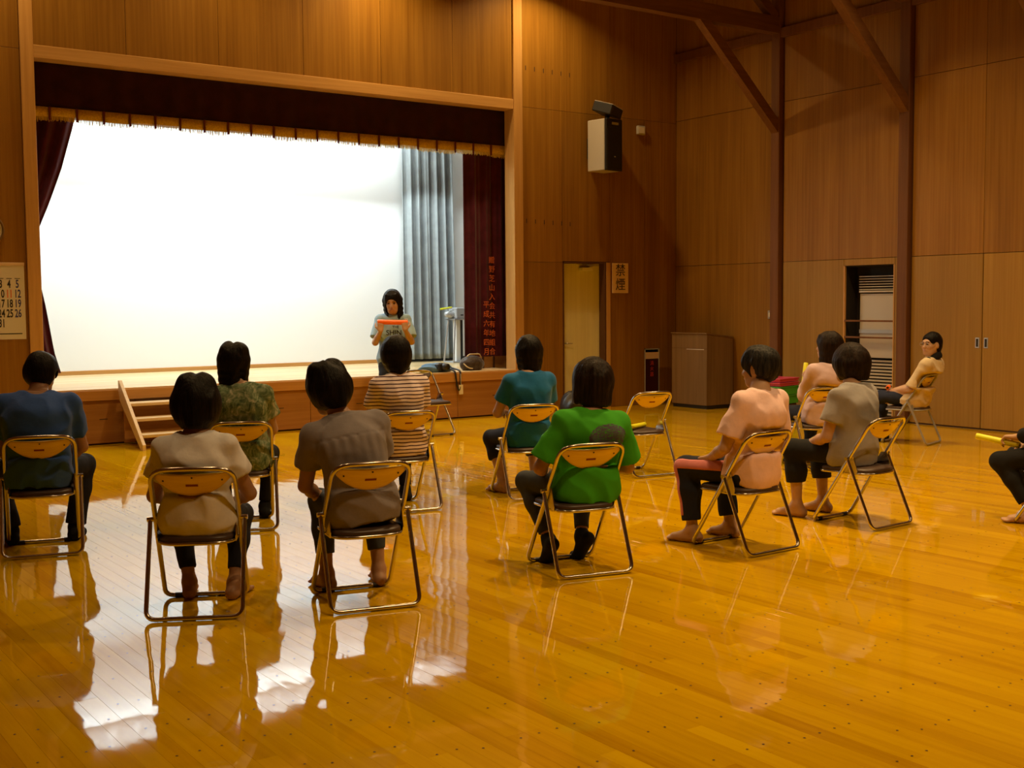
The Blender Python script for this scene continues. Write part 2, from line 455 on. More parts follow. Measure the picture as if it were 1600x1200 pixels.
struct(MB().box(WX-0.001, h0, 2.9, 11.33, 0.0, 0.014).build('baseboard_right', 'wall_gap'))
# posts, braces, beams
for n_, p in enumerate(POSTS):
    struct(MB().cbox(WX-0.075, WX+0.03, p-0.075, p+0.075, 0, CEIL, 0.006).build('trim_%d' % (4+n_), 'post'))
def bar(p, q, w_, h_, name, mat):
    p, q = Vector(p), Vector(q); d = (q-p).normalized(); s = Vector((0, 1, 0)); s = (s-d*s.dot(d)).normalized(); u = d.cross(s)
    v = [c+s*a*w_/2+u*b*h_/2 for c in (p, q) for a, b in ((-1, -1), (1, -1), (1, 1), (-1, 1))]
    o = MB().add(v, [(0, 1, 2, 3), (7, 6, 5, 4), (0, 4, 5, 1), (1, 5, 6, 2), (2, 6, 7, 3), (3, 7, 4, 0)]).build(name, mat)
    return struct(o)
n_ = 10
for k, p in enumerate(POSTS):
    bar((WX-0.03, p, 3.93), (11.10, p, 5.33), 0.12, 0.14, 'trim_%d' % n_, 'beam'); n_ += 1
    bar((WX, p, 5.335), (LX, p, 5.335), 0.14, 0.22, 'trim_%d' % n_, 'beam'); n_ += 1
    bar((LX+0.03, p, 3.93), (LX+1.6, p, 5.33), 0.12, 0.14, 'trim_%d' % n_, 'beam'); n_ += 1
    bar((WX-0.05, p, 5.40), (11.35, p, CEIL), 0.11, 0.13, 'trim_%d' % n_, 'beam'); n_ += 1
o = MB().cbox(WX-0.055, WX+0.01, BY, WY, 5.17, 5.30, 0.004).build('trim_%d' % n_, 'post'); struct(o); n_ += 1

# ------------------------------------------------------------------ stage
BYK = 16.42
sf = struct(MB().box(SX0+0.15, SX1-0.16, WY+0.05, WY+0.43, 0.30, STZ-0.012).box(1.6, 11.9, WY+0.43, BYK+0.1, 0.30, STZ-0.012).build('floor_stage', 'floor_gap'))
k = 0; y = WY-0.06
while y < BYK:
    b = min(y+0.182, BYK)
    x0 = 1.6
    for cut in (3.1+0.9*(k % 3), 6.4+0.8*((k*2) % 3), 11.9):
        mbb = MB()
        if b <= 13.92 or y < 13.92:
            xa, xb = max(x0, SX0+0.142), min(cut, SX1-0.152)
        else: xa, xb = x0, cut
        if xb > xa: mbb.cbox(xa+0.0006, xb-0.0006, y+0.0006, b-0.0006, STZ-0.014, STZ, 0.001).build('board', 'stage_floor', sf)
        x0 = cut
    y = b; k += 1
struct(MB().cbox(SX0+0.141, SX1-0.151, WY-0.075, WY+0.05, 0.50, STZ-0.0145, 0.003).build('trim_%d' % n_, 'fascia')); n_ += 1
sfr = struct(MB().box(SX0+0.14, SX1-0.15, WY-0.02, WY+0.06, 0.0, 0.498).build('wall_stage_front', 'wall_gap'))
js = [SX0+0.141, 4.27, 5.36, 6.453, 7.54, 8.63, SX1-0.151]
for a, b in zip(js[:-1], js[1:]):
    p = MB().cbox(a+0.003, b-0.003, WY-0.045, WY-0.02, 0.02, 0.495, 0.002).build('front_panel', 'stage_front', sfr)
    cx = a+(b-a)*0.63
    MB().box(cx-0.045, cx+0.045, WY-0.0462, WY-0.044, 0.283, 0.291).build('finger_slot', 'dark', p)
# stage box
wsb = struct(MB().box(1.5, 12.1, BYK, BYK+0.15, 0.3, 5.2).build('wall_stage_back', 'white_wall'))
struct(MB().box(1.45, 1.6, WY+0.23, BYK, 0.3, 5.2).build('wall_stage_left', 'white_wall'))
struct(MB().box(11.9, 12.05, WY+0.23, BYK, 0.3, 5.2).build('wall_stage_right', 'white_wall'))
struct(MB().box(1.45, 12.05, WY+0.22, BYK+0.15, 5.2, 5.3).build('ceiling_stage', 'white_wall'))
struct(MB().cbox(1.6, 9.2, BYK-0.018, BYK, STZ, STZ+0.055, 0.003).build('baseboard_stage', 'fascia'))
struct(MB().cbox(9.2, 11.9, BYK-0.018, BYK, STZ, STZ+0.055, 0.003).build('baseboard_stage', 'plinth'))

# valance: velvet header, gold fringe pieces, maroon ribbons
VY = 13.76
va = thing('stage_valance', (6.46, VY, 3.575), 0, 'dark maroon velvet valance with gold fringe across the top of the stage', 'valance')
vx0, vx1 = SX0+0.06-6.46, SX1-0.05-6.46
def vfold(s, t, o=0.0):
    x = vx0+(vx1-vx0)*s; a = 0.012*math.sin(s*140)+0.008*math.sin(s*61+1)
    return (x, a*(1-t)+o, 0.165+(0.72-0.165)*t)
MB().grid(lambda s, t: vfold(s, t), 200, 6, lambda s, t: vfold(s, t, 0.02)).build('velvet', 'valance', va)
nseg = 22
for k in range(nseg):
    a, b = vx0+(vx1-vx0)*k/nseg, vx0+(vx1-vx0)*(k+1)/nseg
    dz = 0.012*math.sin(k*1.7)
    fr = MB()
    fr.grid(lambda s, t: (a+(b-a)*s, -0.015-0.01*math.sin(s*math.pi), 0.07+dz+(0.175-0.07-dz)*t), 6, 2, lambda s, t: (a+(b-a)*s, 0.0, 0.07+dz+(0.175-0.07-dz)*t))
    n2 = 26
    for q in range(n2):                       # loose threads
        xx = a+(b-a)*(q+0.5)/n2; l = 0.055+rng.uniform(-0.012, 0.012); dx = rng.uniform(-0.004, 0.004)
        fr.add([(xx-0.0042, -0.014, 0.075+dz), (xx+0.0042, -0.014, 0.075+dz), (xx+0.003+dx, -0.012, 0.075+dz-l), (xx-0.003+dx, -0.012, 0.075+dz-l),
                (xx-0.0042, -0.008, 0.075+dz), (xx+0.0042, -0.008, 0.075+dz), (xx+0.003+dx, -0.008, 0.075+dz-l), (xx-0.003+dx, -0.008, 0.075+dz-l)],
               [(0, 3, 2, 1), (4, 5, 6, 7), (0, 4, 7, 3), (1, 2, 6, 5), (3, 7, 6, 2)])
    fr.build('fringe', 'fringe', va)
    if k: MB().cbox(a-0.011, a+0.011, -0.032, -0.012, 0.03, 0.178, 0.002).build('ribbon', 'ribbon', va)

# side curtains (velvet) and grey leg curtain
def curtain(name, fn, mat, label, cat, loc):
    o = MB().grid(lambda s, t: fn(s, t), 120, 40, lambda s, t: tuple(c+d for c, d in zip(fn(s, t), (0, 0.012, 0)))).build(name, mat)
    o.location = loc; return tag(o, label, cat)
def interp(t, pts):
    for (a, x0), (b, x1) in zip(pts[:-1], pts[1:]):
        if t <= b:
            u = (t-a)/(b-a); return x0+(x1-x0)*u
    return pts[-1][1]
def left_c(s, t):
    z = 0.80+t*(5.195-0.80)
    xe = interp(z, [(0.79, 0.60), (1.04, 0.53), (1.55, 0.455), (2.05, 0.36), (2.2, 0.34), (2.34, 0.375), (2.7, 0.53), (3.1, 0.68), (3.62, 0.835), (3.95, 0.90)])
    x = -0.15+(xe+0.15)*s
    return (x, 0.035*math.sin(s*34+0.6*math.sin(z*1.3))*(0.5+0.5*abs(z-2.2)/1.5), z-0.80)
curtain('stage_curtain', left_c, 'velvet_lit', 'maroon velvet stage curtain tied back beside the left post of the stage', 'curtain', (2.99, 13.90, 0.80))
def right_c(s, t):
    x = 0.90*s
    return (x, 0.022*math.sin(s*26)+0.01*math.sin(s*61), t*(5.195-0.80))
rc = thing('stage_curtain', (9.055, 13.90, 0.80), 0, 'straight maroon stage curtain with orange embroidered characters, right of the stage', 'curtain')
MB().grid(lambda s, t: right_c(s, t), 120, 8, lambda s, t: tuple(c+d for c, d in zip(right_c(s, t), (0, 0.012, 0)))).build('velvet', 'velvet_lit', rc)
for ch, zz in zip('贈野芝山入会共有地組合', np.linspace(2.155, 0.865, 11)):
    text_on('embroidered_character', ch, 0.105, 'thread', rc, (9.495-9.055, -0.036, zz-0.80), WALL_TEXT)
for ch, zz in zip('平成六年四月', np.linspace(1.53, 0.865, 6)):
    text_on('embroidered_character', ch, 0.105, 'thread', rc, (9.395-9.055, -0.036, zz-0.80), WALL_TEXT)
def grey_c(s, t):
    x = 0.95*s; a = 0.055*math.sin(s*37)+0.02*math.sin(s*83+t)
    return (x*(0.94+0.06*(1-t)), a*(0.65+0.35*(1-t)), t*4.3)
curtain('leg_curtain', grey_c, 'grey_curtain', 'pale grey pleated curtain hanging at the right of the white stage backdrop', 'curtain', (9.44, 16.22, 0.675))
o = MB().grid(lambda s, t: (9.6*s, 0.02*math.sin(s*90), 0.5*t), 160, 2, lambda s, t: (9.6*s, 0.012+0.02*math.sin(s*90), 0.5*t)).build('border_cloth', 'white_wall')
o.location = (2.0, 15.55, 3.905); tag(o, 'narrow white border cloth above the stage backdrop, under the gold fringe', 'curtain')
for (lx, ly, rx, nm) in ((6.45, 14.75, 38, 'front'), (6.45, 15.85, 6, 'rear')):
    f_ = thing('border_light', (lx, ly, 4.72), 0, 'long strip light hung above the %s of the stage' % nm, 'light')
    q = MB().cbox(-3.05, 3.05, -0.13, 0.13, 0.02, 0.10, 0.01).build('housing', 'white_paint', f_); q.rotation_euler = (math.radians(rx), 0, 0)
    for hx in (-2.5, 2.5): MB().tube([(hx, 0, 0.06), (hx, 0, 0.48)], 0.008).build('hanger', 'steel', f_)

# portable steps against the stage
st = thing('stage_steps', (4.83, 13.0, 0), 0, 'portable pale wooden steps with sloping side boards set against the stage', 'steps')
for sx in (-0.76, 0.73):
    MB().prism([(-0.40, 0.0), (-0.33, 0.0), (0.36, 0.50), (0.40, 0.60), (0.40, 0.72), (0.37, 0.72), (-0.40, 0.06)], 'x', sx, sx+0.035).build('side_board', 'step_wood', st)
for k, (zz, y0, y1) in enumerate(((0.16, -0.30, -0.06), (0.32, -0.08, 0.16), (0.475, 0.13, 0.37))):
    MB().cbox(-0.724, 0.729, y0, y1, zz-0.035, zz, 0.004).build('tread', 'step_wood', st)
MB().cbox(-0.724, 0.729, 0.33, 0.36, 0.02, 0.44, 0.003).build('back_rail', 'stage_front', st)

# ------------------------------------------------------------------ things on walls
# door beside the stage
d1 = thing('door_1', (DX0, WY, 0), 0, 'x', 'x'); del d1['label']; del d1['category']; struct(d1)
M['door_leaf'] = wood_wall('door_leaf', (0.60, 0.56, 0.30), (0.72, 0.68, 0.38), (40, 40, 0.6), 0.45)
M['jamb'] = plain('door_jamb', (0.09, 0.035, 0.014), 0.5)
MB().cbox(0.002, DX1-DX0-0.002, 0.12, 0.16, 0.008, DZ-0.002, 0.002).build('leaf', 'door_leaf', d1)
MB().box(-0.03, DX1-DX0+0.03, 0.20, 0.22, 0, DZ+0.02).build('light_block_panel', 'jamb', d1)  # added unseen backing, keeps stage light from leaking round the leaf
MB().cbox(-0.03, 0.0, 0.0, 0.22, 0, DZ+0.02, 0.003).build('jamb', 'jamb', d1)
MB().cbox(DX1-DX0, DX1-DX0+0.03, -0.008, 0.22, 0, DZ+0.02, 0.003).build('jamb', 'jamb', d1)
MB().cbox(-0.03, DX1-DX0+0.03, 0.0, 0.22, DZ, DZ+0.02, 0.003).build('head_jamb', 'jamb', d1)
MB().cbox(DX1-DX0+0.031, DX1-DX0+0.108, -0.012, 0.21, 0, DZ+0.018, 0.003).build('casing', 'trim', d1)
cl = MB().cbox(0.36, 0.56, 0.03, 0.118, 2.015, 2.065, 0.006).build('door_closer', 'white_paint', d1)
MB().tube([(0.5, 0.075, 2.085), (0.66, 0.03, 2.092), (0.42, -0.005, 2.098)], 0.008).build('closer_arm', 'steel', cl)
MB().tube(fillet([(0.09, 0.119, 0.96), (0.09, 0.06, 0.96), (0.19, 0.06, 0.96)], 0.02), 0.009).build('lever_handle', 'steel', d1)
# no-smoking sign
sg = thing('wall_sign', (11.547, WY-0.004, 1.911), 0, 'tan upright no smoking sign with two black characters beside the door', 'sign')
MB().cbox(-0.155, 0.155, -0.010, 0.003, -0.222, 0.222, 0.003).build('board', 'sign_wood', sg)
for ch, zz in (('禁', 0.105), ('煙', -0.105)): text_on('character', ch, 0.195, 'ink', sg, (0, -0.0115, zz), WALL_TEXT)
# loudspeaker with a small one on top
sp = thing('wall_speaker', (10.97, WY, 3.42), 0, 'tall wall loudspeaker with cream sides and black grille, right of the stage', 'speaker')
def spk_box(mb, x0, x1, y0, y1, z0, z1, ang=0):
    return mb.cbox(x0, x1, y0, y1, z0, z1, 0.006)
ob = MB().cbox(-0.17, 0.17, -0.19, 0.13, 0.0, 0.72, 0.008).build('cabinet', 'cream', sp)
ob.location = (0.02, -0.27, 0); ob.rotation_euler = (0, 0, math.radians(8))
gr = MB().cbox(-0.171, 0.171, -0.235, -0.19, -0.004, 0.724, 0.01).build('grille_frame', 'black', ob)
MB().cbox(-0.145, 0.145, -0.238, -0.233, 0.03, 0.60, 0.002).build('grille', M['dark'], gr)
MB().cbox(-0.06, 0.08, -0.240, -0.236, 0.64, 0.675, 0.001).build('name_plate', 'grey_metal', gr)
MB().cbox(-0.012, 0.018, -0.242, -0.237, 0.185, 0.20, 0.001).build('badge', 'steel', gr)
MB().cbox(-0.05, 0.05, -0.16, 0.0, 0.2, 0.5, 0.01).build('bracket', 'black', sp)
s2 = thing('small_speaker', (11.0, WY-0.32, 4.16), 0, 'small tilted black loudspeaker on top of the tall wall speaker', 'speaker')
ob = MB().cbox(-0.20, 0.20, -0.15, 0.15, 0.06, 0.20, 0.012).build('cabinet', 'black', s2)
ob.rotation_euler = (math.radians(16), math.radians(4), math.radians(28))
MB().cbox(-0.195, 0.195, -0.145, 0.145, 0.1985, 0.2065, 0.003).build('top_plate', 'cream', ob)
MB().tube([(0.04, 0, -0.02), (0.04, 0, 0.09)], 0.035, seg=12).build('foot', 'black', s2)
o = thing('wall_sensor', (11.94, WY, 4.11), 0, 'little cream square box on the wall right of the loudspeakers', 'sensor')
MB().cbox(-0.075, 0.075, -0.05, 0.0, -0.065, 0.065, 0.01).build('box', 'cream', o)
MB().cbox(-0.055, 0.055, -0.053, -0.049, -0.045, 0.045, 0.002).build('cover', 'white_paint', o)
# fire extinguisher niche
ex = thing('extinguisher_niche', ((NX0+NX1)/2, WY, NZ0), 0, 'narrow recessed fire extinguisher cabinet with red lettering low in the wall', 'cabinet')
hw = (NX1-NX0)/2; hh = NZ1-NZ0
MB().box(-hw, hw, 0.16, 0.2, 0, hh).box(-hw, -hw+0.004, 0, 0.2, 0, hh).box(hw-0.004, hw, 0, 0.2, 0, hh).box(-hw, hw, 0, 0.2, hh-0.004, hh).build('recess', 'dark', ex)
MB().box(-hw, -hw+0.014, -0.008, 0.01, 0, hh).box(hw-0.014, hw, -0.008, 0.01, 0, hh).box(-hw, hw, -0.008, 0.01, hh-0.014, hh).box(-hw, hw, -0.008, 0.01, 0, 0.014).build('frame', 'cream', ex)
M['glass_dark'] = plain('smoked_acrylic', (0.05, 0.012, 0.012), 0.15)
MB().box(-hw+0.014, hw-0.014, 0.0, 0.006, 0.014, hh-0.16).build('door_pane', 'glass_dark', ex)
MB().box(-hw+0.014, hw-0.014, -0.002, 0.006, hh-0.155, hh-0.055).build('name_strip', 'sign_wood', ex)
for ch, zz in zip('消火器', (0.46, 0.375, 0.29)): text_on('character', ch, 0.075, 'red_print', ex, (0, -0.002, zz), WALL_TEXT)
# switch plate
o = thing('light_switch', (WX, 11.562, 1.36), 0, 'small grey switch plate on the wall beside the corner post', 'switch')
MB().cbox(-0.012, 0.0, -0.036, 0.036, -0.06, 0.06, 0.004).build('plate', 'grey_metal', o)
MB().cbox(-0.017, -0.011, -0.014, 0.014, -0.03, 0.03, 0.002).build('rocker', 'white_paint', o)
# calendar
ca = thing('wall_calendar', (2.82, WY, 1.205), 0, 'large white paper month calendar with black, blue and orange numbers', 'calendar')
MB().cbox(-0.315, 0.31, -0.004, -0.001, 0, 0.80, 0.0005).build('sheet', 'paper', ca)
MB().cbox(-0.317, 0.312, -0.008, -0.001, 0.79, 0.822, 0.002).build('binding', 'sign_wood', ca)
cw = 0.0835
for d in range(1, 32):
    c = (d+1) % 7; r = (d+1)//7
    col = 'ink_red' if c == 0 or d == 11 else ('ink_blue' if c == 6 else 'ink')
    text_on('number', str(d), 0.096, col, ca, (0.235-(6-c)*cw, -0.0048, 0.59-r*0.105), WALL_TEXT, 0.0004, 0.022).scale = (0.72, 1.25, 1)
mk = MB()
for c in range(7): mk.box(0.21-(6-c)*cw, 0.265-(6-c)*cw, -0.0045, -0.0041, 0.648, 0.655)
mk.box(-0.25, 0.27, -0.0045, -0.0041, 0.055, 0.066); mk.box(-0.25, -0.02, -0.0045, -0.0041, 0.73, 0.75)
mk.build('small_print', 'ink', ca)['kind'] = 'stuff'
# wall clock at the frame's left edge
ck = thing('wall_clock', (2.775, WY, 2.37), 0, 'round wall clock with a pale face at the far left edge', 'clock')
MB().lathe([(0.0, -0.001), (0.165, -0.001), (0.17, -0.02), (0.165, -0.04), (0.145, -0.042), (0.142, -0.03)], axis='y', seg=32).build('case', 'lectern', ck)
MB().lathe([(0.0, -0.031), (0.143, -0.031)], axis='y', seg=32).build('dial', 'paper', ck)
MB().box(-0.004, 0.004, -0.034, -0.032, 0, 0.10).box(-0.004, 0.07, -0.034, -0.032, -0.004, 0.004).build('hands', 'ink', ck)

# louvred glazed opening in the right wall
wd = bpy.data.objects.new('window_1', None); COL.objects.link(wd); wd.location = (WX, (OY0+OY1)/2, 0); struct(wd)
hy = (OY1-OY0)/2
MB().box(0.26, 0.30, -hy, hy, 0, OZ).box(0.02, 0.28, hy, hy+0.02, 0, OZ).box(0.02, 0.28, -hy-0.02, -hy, 0, OZ).box(0.02, 0.28, -hy, hy, OZ, OZ+0.02).build('recess', 'dark', wd)
MB().cbox(-0.006, 0.03, hy-0.004, hy+0.014, 0, OZ+0.012, 0.002).cbox(-0.006, 0.03, -hy-0.014, -hy+0.004, 0, OZ+0.012, 0.002).build('frame', 'trim', wd)
M['pane'] = plain('frosted_pane', (0.50, 0.46, 0.38), 0.35)
MB().cbox(0.17, 0.185, -hy, hy-0.12, 1.285, 1.64, 0.002).build('pane', 'pane', wd)
MB().cbox(0.17, 0.185, -hy, hy-0.12, 0.80, 1.275, 0.002).build('pane', 'pane', wd)
MB().cbox(0.155, 0.17, -hy, hy-0.12, 1.12, 1.17, 0.002).build('mid_rail', 'grey_metal', wd)
for k in range(7): 
    s_ = MB().cbox(-0.005, 0.02, -hy, hy-0.12, 0, 0.012 if k not in (0,) else 0.024, 0.002).build('louver', 'pane', wd); s_.location = (0.15, 0, 1.655+k*0.034)
for k in range(17):
    s_ = MB().cbox(-0.006, 0.02, -hy, hy-0.12, 0, 0.024, 0.002).build('louver', 'pane', wd); s_.location = (0.15, 0, 0.06+k*0.043)
for zz in (1.285, 1.07): MB().cbox(-0.005, 0.025, -hy, hy, zz-0.012, zz+0.012, 0.003).build('guard_bar', 'post', wd)

# ------------------------------------------------------------------ free-standing things
le = thing('lectern', (12.38, 12.60, 0), 0, 'brown veneered lectern with a pale slot standing in the corner by the wall', 'lectern')
MB().prism([(-0.265, 0.055), (0.265, 0.055), (0.265, 1.02), (-0.265, 1.085)], 'y', -0.355, 0.37).build('body', 'lectern', le)
MB().cbox(-0.25, 0.255, -0.345, 0.36, 0, 0.055, 0.003).build('plinth', 'plinth', le)
MB().prism([(-0.28, 1.086), (0.275, 1.0215), (0.275, 1.04), (-0.28, 1.105)], 'y', -0.365, 0.38).build('top', 'lectern', le)
MB().box(-0.2665, -0.2645, -0.30, 0.06, 0.858, 0.866).build('slot', 'white_paint', le)
MB().box(-0.2665, -0.2645, -0.355, 0.37, 0.872, 0.875).build('joint', 'wall_gap', le)

# two-colour storage trays near the corner post
for k, (c, lab) in enumerate((('green', 'lowest green'), ('green', 'upper green'), ('pink', 'lower pink'), ('pink', 'topmost pink'))):
    if 'tray_'+c not in M: M['tray_'+c] = plain('tray_'+c, (0.06, 0.42, 0.04) if c == 'green' else (0.62, 0.06, 0.16), 0.4)
    z0 = 0.02+(0.16, 0.28, 0.40, 0.455)[k]; hh_ = (0.115, 0.115, 0.05, 0.05)[k]
    t_ = thing('storage_tray', (12.12, 10.90, z0), math.radians(12), '%s plastic tray of the stack near the corner post' % lab, 'tray', 'stacked plastic trays')
    MB().prism([(-0.235, 0.003), (0.235, 0.003), (0.25, hh_-0.012), (-0.25, hh_-0.012)], 'y', -0.17, 0.17).build('body', 'tray_'+c, t_)
    MB().cbox(-0.26, 0.26, -0.18, 0.18, hh_-0.012, hh_, 0.004).build('rim', 'tray_'+c, t_)
sto = thing('low_stool', (12.12, 10.90, 0), math.radians(12), 'low dark stool under the stack of plastic trays', 'stool')
MB().cbox(-0.22, 0.22, -0.16, 0.16, 0.145, 0.178, 0.006).build('seat', 'jamb', sto)
for sx in (-1, 1):
    for sy in (-1, 1): MB().cbox(sx*0.19-0.018, sx*0.19+0.018, sy*0.13-0.018, sy*0.13+0.018, 0, 0.145, 0.003).build('leg', 'jamb', sto)

# blobby soft bags -------------------------------------------------
def blob(rx, ry, rz, bumps, seed, nu=28, nv=16, flat=0.0):
    r_ = random.Random(seed); ph = [(r_.uniform(2, 5), r_.uniform(2, 5), r_.uniform(0, 6)) for _ in range(5)]
    def fn(s, t):
        a = 2*math.pi*s; b = math.pi*(t-0.5)
        x, y, z = math.cos(b)*math.cos(a), math.cos(b)*math.sin(a), math.sin(b)
        k = 1+bumps*sum(math.sin(p*x*2+q*y*2+z*3+c) for p, q, c in ph)/5
        z2 = z*rz*k
        return (x*rx*k, y*ry*k, max(z2, -flat)+flat if flat else z2)
    return MB().grid(fn, nu, nv)
M['black_bag'] = plain('black_nylon', (0.014, 0.013, 0.014), 0.42)
M['blue_bag'] = fabric('blue_canvas', (0.10, 0.19, 0.30), None, 0.8, 12, 0.3)
M['brown_bag'] = fabric('brown_woven_leather', (0.060, 0.040, 0.026), (0.035, 0.022, 0.015), 0.4, 30, 0.6)
M['tan'] = plain('tan_trim', (0.55, 0.42, 0.22), 0.5)
b1 = thing('black_bag', (10.13, 12.80, 0), 0.4, 'slumped black nylon bag on the floor by the door', 'bag')
blob(0.24, 0.19, 0.22, 0.25, 3, flat=0.11).build('sack', 'black_bag', b1)
MB().tube(fillet([(-0.10, -0.12, 0.20), (-0.13, -0.20, 0.27), (0.03, -0.22, 0.28), (0.08, -0.13, 0.22)], 0.06), 0.012).build('strap', 'black_bag', b1)
b2 = thing('blue_bag', (8.42, 13.66, STZ), 0.1, 'flat blue canvas bag with dangling straps on the stage edge', 'bag')
blob(0.25, 0.13, 0.075, 0.22, 9, flat=0.045).build('sack', 'blue_bag', b2)
MB().tube(fillet([(0.12, -0.09, 0.05), (0.12, -0.275, 0.02), (0.135, -0.29, -0.18), (0.17, -0.29, -0.26), (0.2, -0.285, -0.16), (0.215, -0.27, 0.02), (0.2, -0.1, 0.05)], 0.05), 0.013, seg=6).build('strap', 'black_bag', b2)
cm = MB().cbox(-0.075, 0.075, -0.16, -0.06, 0.025, 0.125, 0.02).lathe([(0, -0.225), (0.045, -0.225), (0.05, -0.15)], (0.03, 0, 0.075), 'y', 16).build('camera_case', 'black_bag', b2)
MB().tube([(0.2, -0.292, -0.02), (0.2, -0.294, -0.17)], 0.004, seg=6).build('tag_cord', 'paper', b2)
MB().cbox(0.165, 0.235, -0.298, -0.293, -0.30, -0.17, 0.003).build('paper_tag', 'paper', b2)
b3 = thing('brown_handbag', (9.02, 13.68, STZ), -0.1, 'round dark brown handbag with a pale zip on the stage edge', 'bag')
blob(0.185, 0.12, 0.12, 0.06, 5, flat=0.085).build('sack', 'brown_bag', b3)
MB().tube(fillet([(-0.10, -0.05, 0.19), (-0.07, -0.06, 0.225), (0.09, -0.06, 0.225), (0.12, -0.05, 0.18)], 0.04), 0.008).build('handle', 'tan', b3)
MB().tube([(-0.165, -0.07, 0.10), (-0.13, -0.105, 0.055), (-0.09, -0.118, 0.035), (-0.05, -0.121, 0.03)], 0.008).build('zip', 'tan', b3)
# low wooden box under the right curtain
bx = thing('wooden_box', (9.44, 14.12, STZ), 0, 'low tan wooden box on the stage behind the maroon curtain hem', 'box')
MB().cbox(-0.17, 0.44, -0.12, 0.12, 0, 0.19, 0.004).build('body', 'fascia', bx)
for x_ in (-0.02, 0.165): MB().cbox(x_-0.014, x_+0.014, -0.135, -0.119, 0, 0.17, 0.002).build('batten', 'jamb', bx)
# overhead projector on a tall stand, on stage
oh = thing('projector_stand', (10.08, 15.68, STZ), 0, 'grey box projector on a tall splayed metal stand on the stage', 'projector')
MB().cbox(-0.10, 0.14, -0.12, 0.12, 0.69, 0.86, 0.012).build('head', 'grey_metal', oh)
MB().cbox(-0.02, 0.03, -0.123, -0.119, 0.735, 0.752, 0.001).build('badge', 'black', oh)
MB().lathe([(0.0, -0.10), (0.035, -0.10), (0.06, -0.02), (0.07, 0.03)], (-0.13, 0, 0.755), 'x', 16).build('lens', 'grey_metal', oh)
MB().cbox(-0.14, 0.16, -0.13, 0.13, 0.665, 0.69, 0.004).build('shelf', 'steel', oh)
for sx, sy in ((-1, -1), (1, -1), (-1, 1), (1, 1)):
    MB().tube([(sx*0.11, sy*0.1, 0.67), (sx*0.17, sy*0.14, 0.012)], 0.014).build('leg', 'steel', oh)
MB().cbox(-0.06, 0.02, -0.05, 0.05, 0.02, 0.665, 0.006).build('column', 'white_paint', oh)
MB().cbox(0.022, 0.065, -0.05, 0.05, 0.02, 0.665, 0.006).build('column_side', 'black', oh)
MB().cbox(-0.18, 0.18, -0.15, 0.15, 0.0, 0.02, 0.004).build('base', 'grey_metal', oh)

# coloured batons (hollow soft tubes)
M['yellow'] = plain('yellow_plastic', (0.80, 0.80, 0.02), 0.4)
M['orange'] = plain('orange_plastic', (0.95, 0.16, 0.02), 0.4)
M['baton_hole'] = plain('baton_bore', (0.35, 0.34, 0.02), 0.6)
def baton(center, direction, length, label, mat='yellow', r=0.022):
    d = Vector(direction).normalized(); e = d.to_track_quat('Z', 'Y')
    o = thing('baton', center, 0, label, 'baton', 'exercise batons'); o.rotation_mode = 'QUATERNION'; o.rotation_quaternion = e
    h_ = length/2
    MB().lathe([(r*0.62, -h_), (r*0.92, -h_), (r, -h_+0.004), (r, h_-0.004), (r*0.92, h_), (r*0.62, h_)], seg=18).build('tube', mat, o)
    MB().lathe([(r*0.62, -h_), (r*0.60, -h_+0.04), (0, -h_+0.041)], seg=18).lathe([(r*0.62, h_), (r*0.60, h_-0.04), (0, h_-0.041)], seg=18).build('bore', 'baton_hole', o)
    return o

# ------------------------------------------------------------------ lamps (outside the frame, they light the hall)
def lamp_labels(k): return ['left', 'middle', 'right'][k % 3] + ' of the ' + ['rear', 'centre', 'front'][k//3] + ' row'
M['lamp_shell'] = plain('lamp_shell', (0.35, 0.34, 0.32), 0.4, 0.5)
for k, (x, y) in enumerate(HALL_LAMPS):
    t_ = thing('ceiling_lamp', (x, y, CEIL), 0, 'domed ceiling lamp, ' + lamp_labels(k), 'lamp', 'hall ceiling lamps')
    MB().lathe([(0.0, -0.16), (0.06, -0.16), (0.12, -0.20), (0.20, -0.30), (0.21, -0.34), (0.20, -0.34), (0.11, -0.215), (0.0, -0.18)], seg=24).build('shade', 'lamp_shell', t_)
    MB().tube([(0, 0, 0), (0, 0, -0.17)], 0.015).build('rod', 'lamp_shell', t_)
for k, (x, y) in enumerate(WASH_LAMPS):
    t_ = thing('wall_washer', (x, y, CEIL), 0, 'small cylindrical downlight above the stage wall, ' + ['far left', 'second from left', 'third from left', 'far right'][k], 'lamp', 'wall washer lamps')
    MB().lathe([(0.0, -0.12), (0.08, -0.12), (0.11, -0.02), (0.11, 0.0)], seg=20).build('housing', 'lamp_shell', t_)
    MB().lathe([(0.10, -0.03), (0.10, -0.195), (0.105, -0.195), (0.112, -0.03)], seg=20).build('baffle', 'black', t_)

# ------------------------------------------------------------------ folding chairs
M['chrome'] = plain('chrome_tube', (0.70, 0.67, 0.64), 0.16, 1.0)
M['grey_tube'] = plain('grey_painted_tube', (0.36, 0.36, 0.37), 0.35, 0.3)
def amber():
    m, nt, b = new_mat('amber_plywood')
    v = coords(nt, 'OBJ', (3, 30, 30)); f = noise(nt, v, 1, 4, 0.55)
    c = ramp(nt, f, [(0.3, (0.71, 0.50, 0.009)), (0.7, (0.86, 0.65, 0.020))])
    nt.links.new(c, b.inputs['Base Color']); setp(b, rough=0.32, coat=0.8, coat_rough=0.12); return m
M['amber'] = amber()
M['vinyl'] = plain('brown_vinyl', (0.050, 0.027, 0.018), 0.42)
M['rubber'] = plain('dark_rubber', (0.02, 0.017, 0.015), 0.6)
M['sticker'] = plain('red_sticker', (0.20, 0.022, 0.014), 0.5)
E_ = Vector((0, -0.465, 0.732)).normalized()
REARN = Vector((0, -E_.z, E_.y))
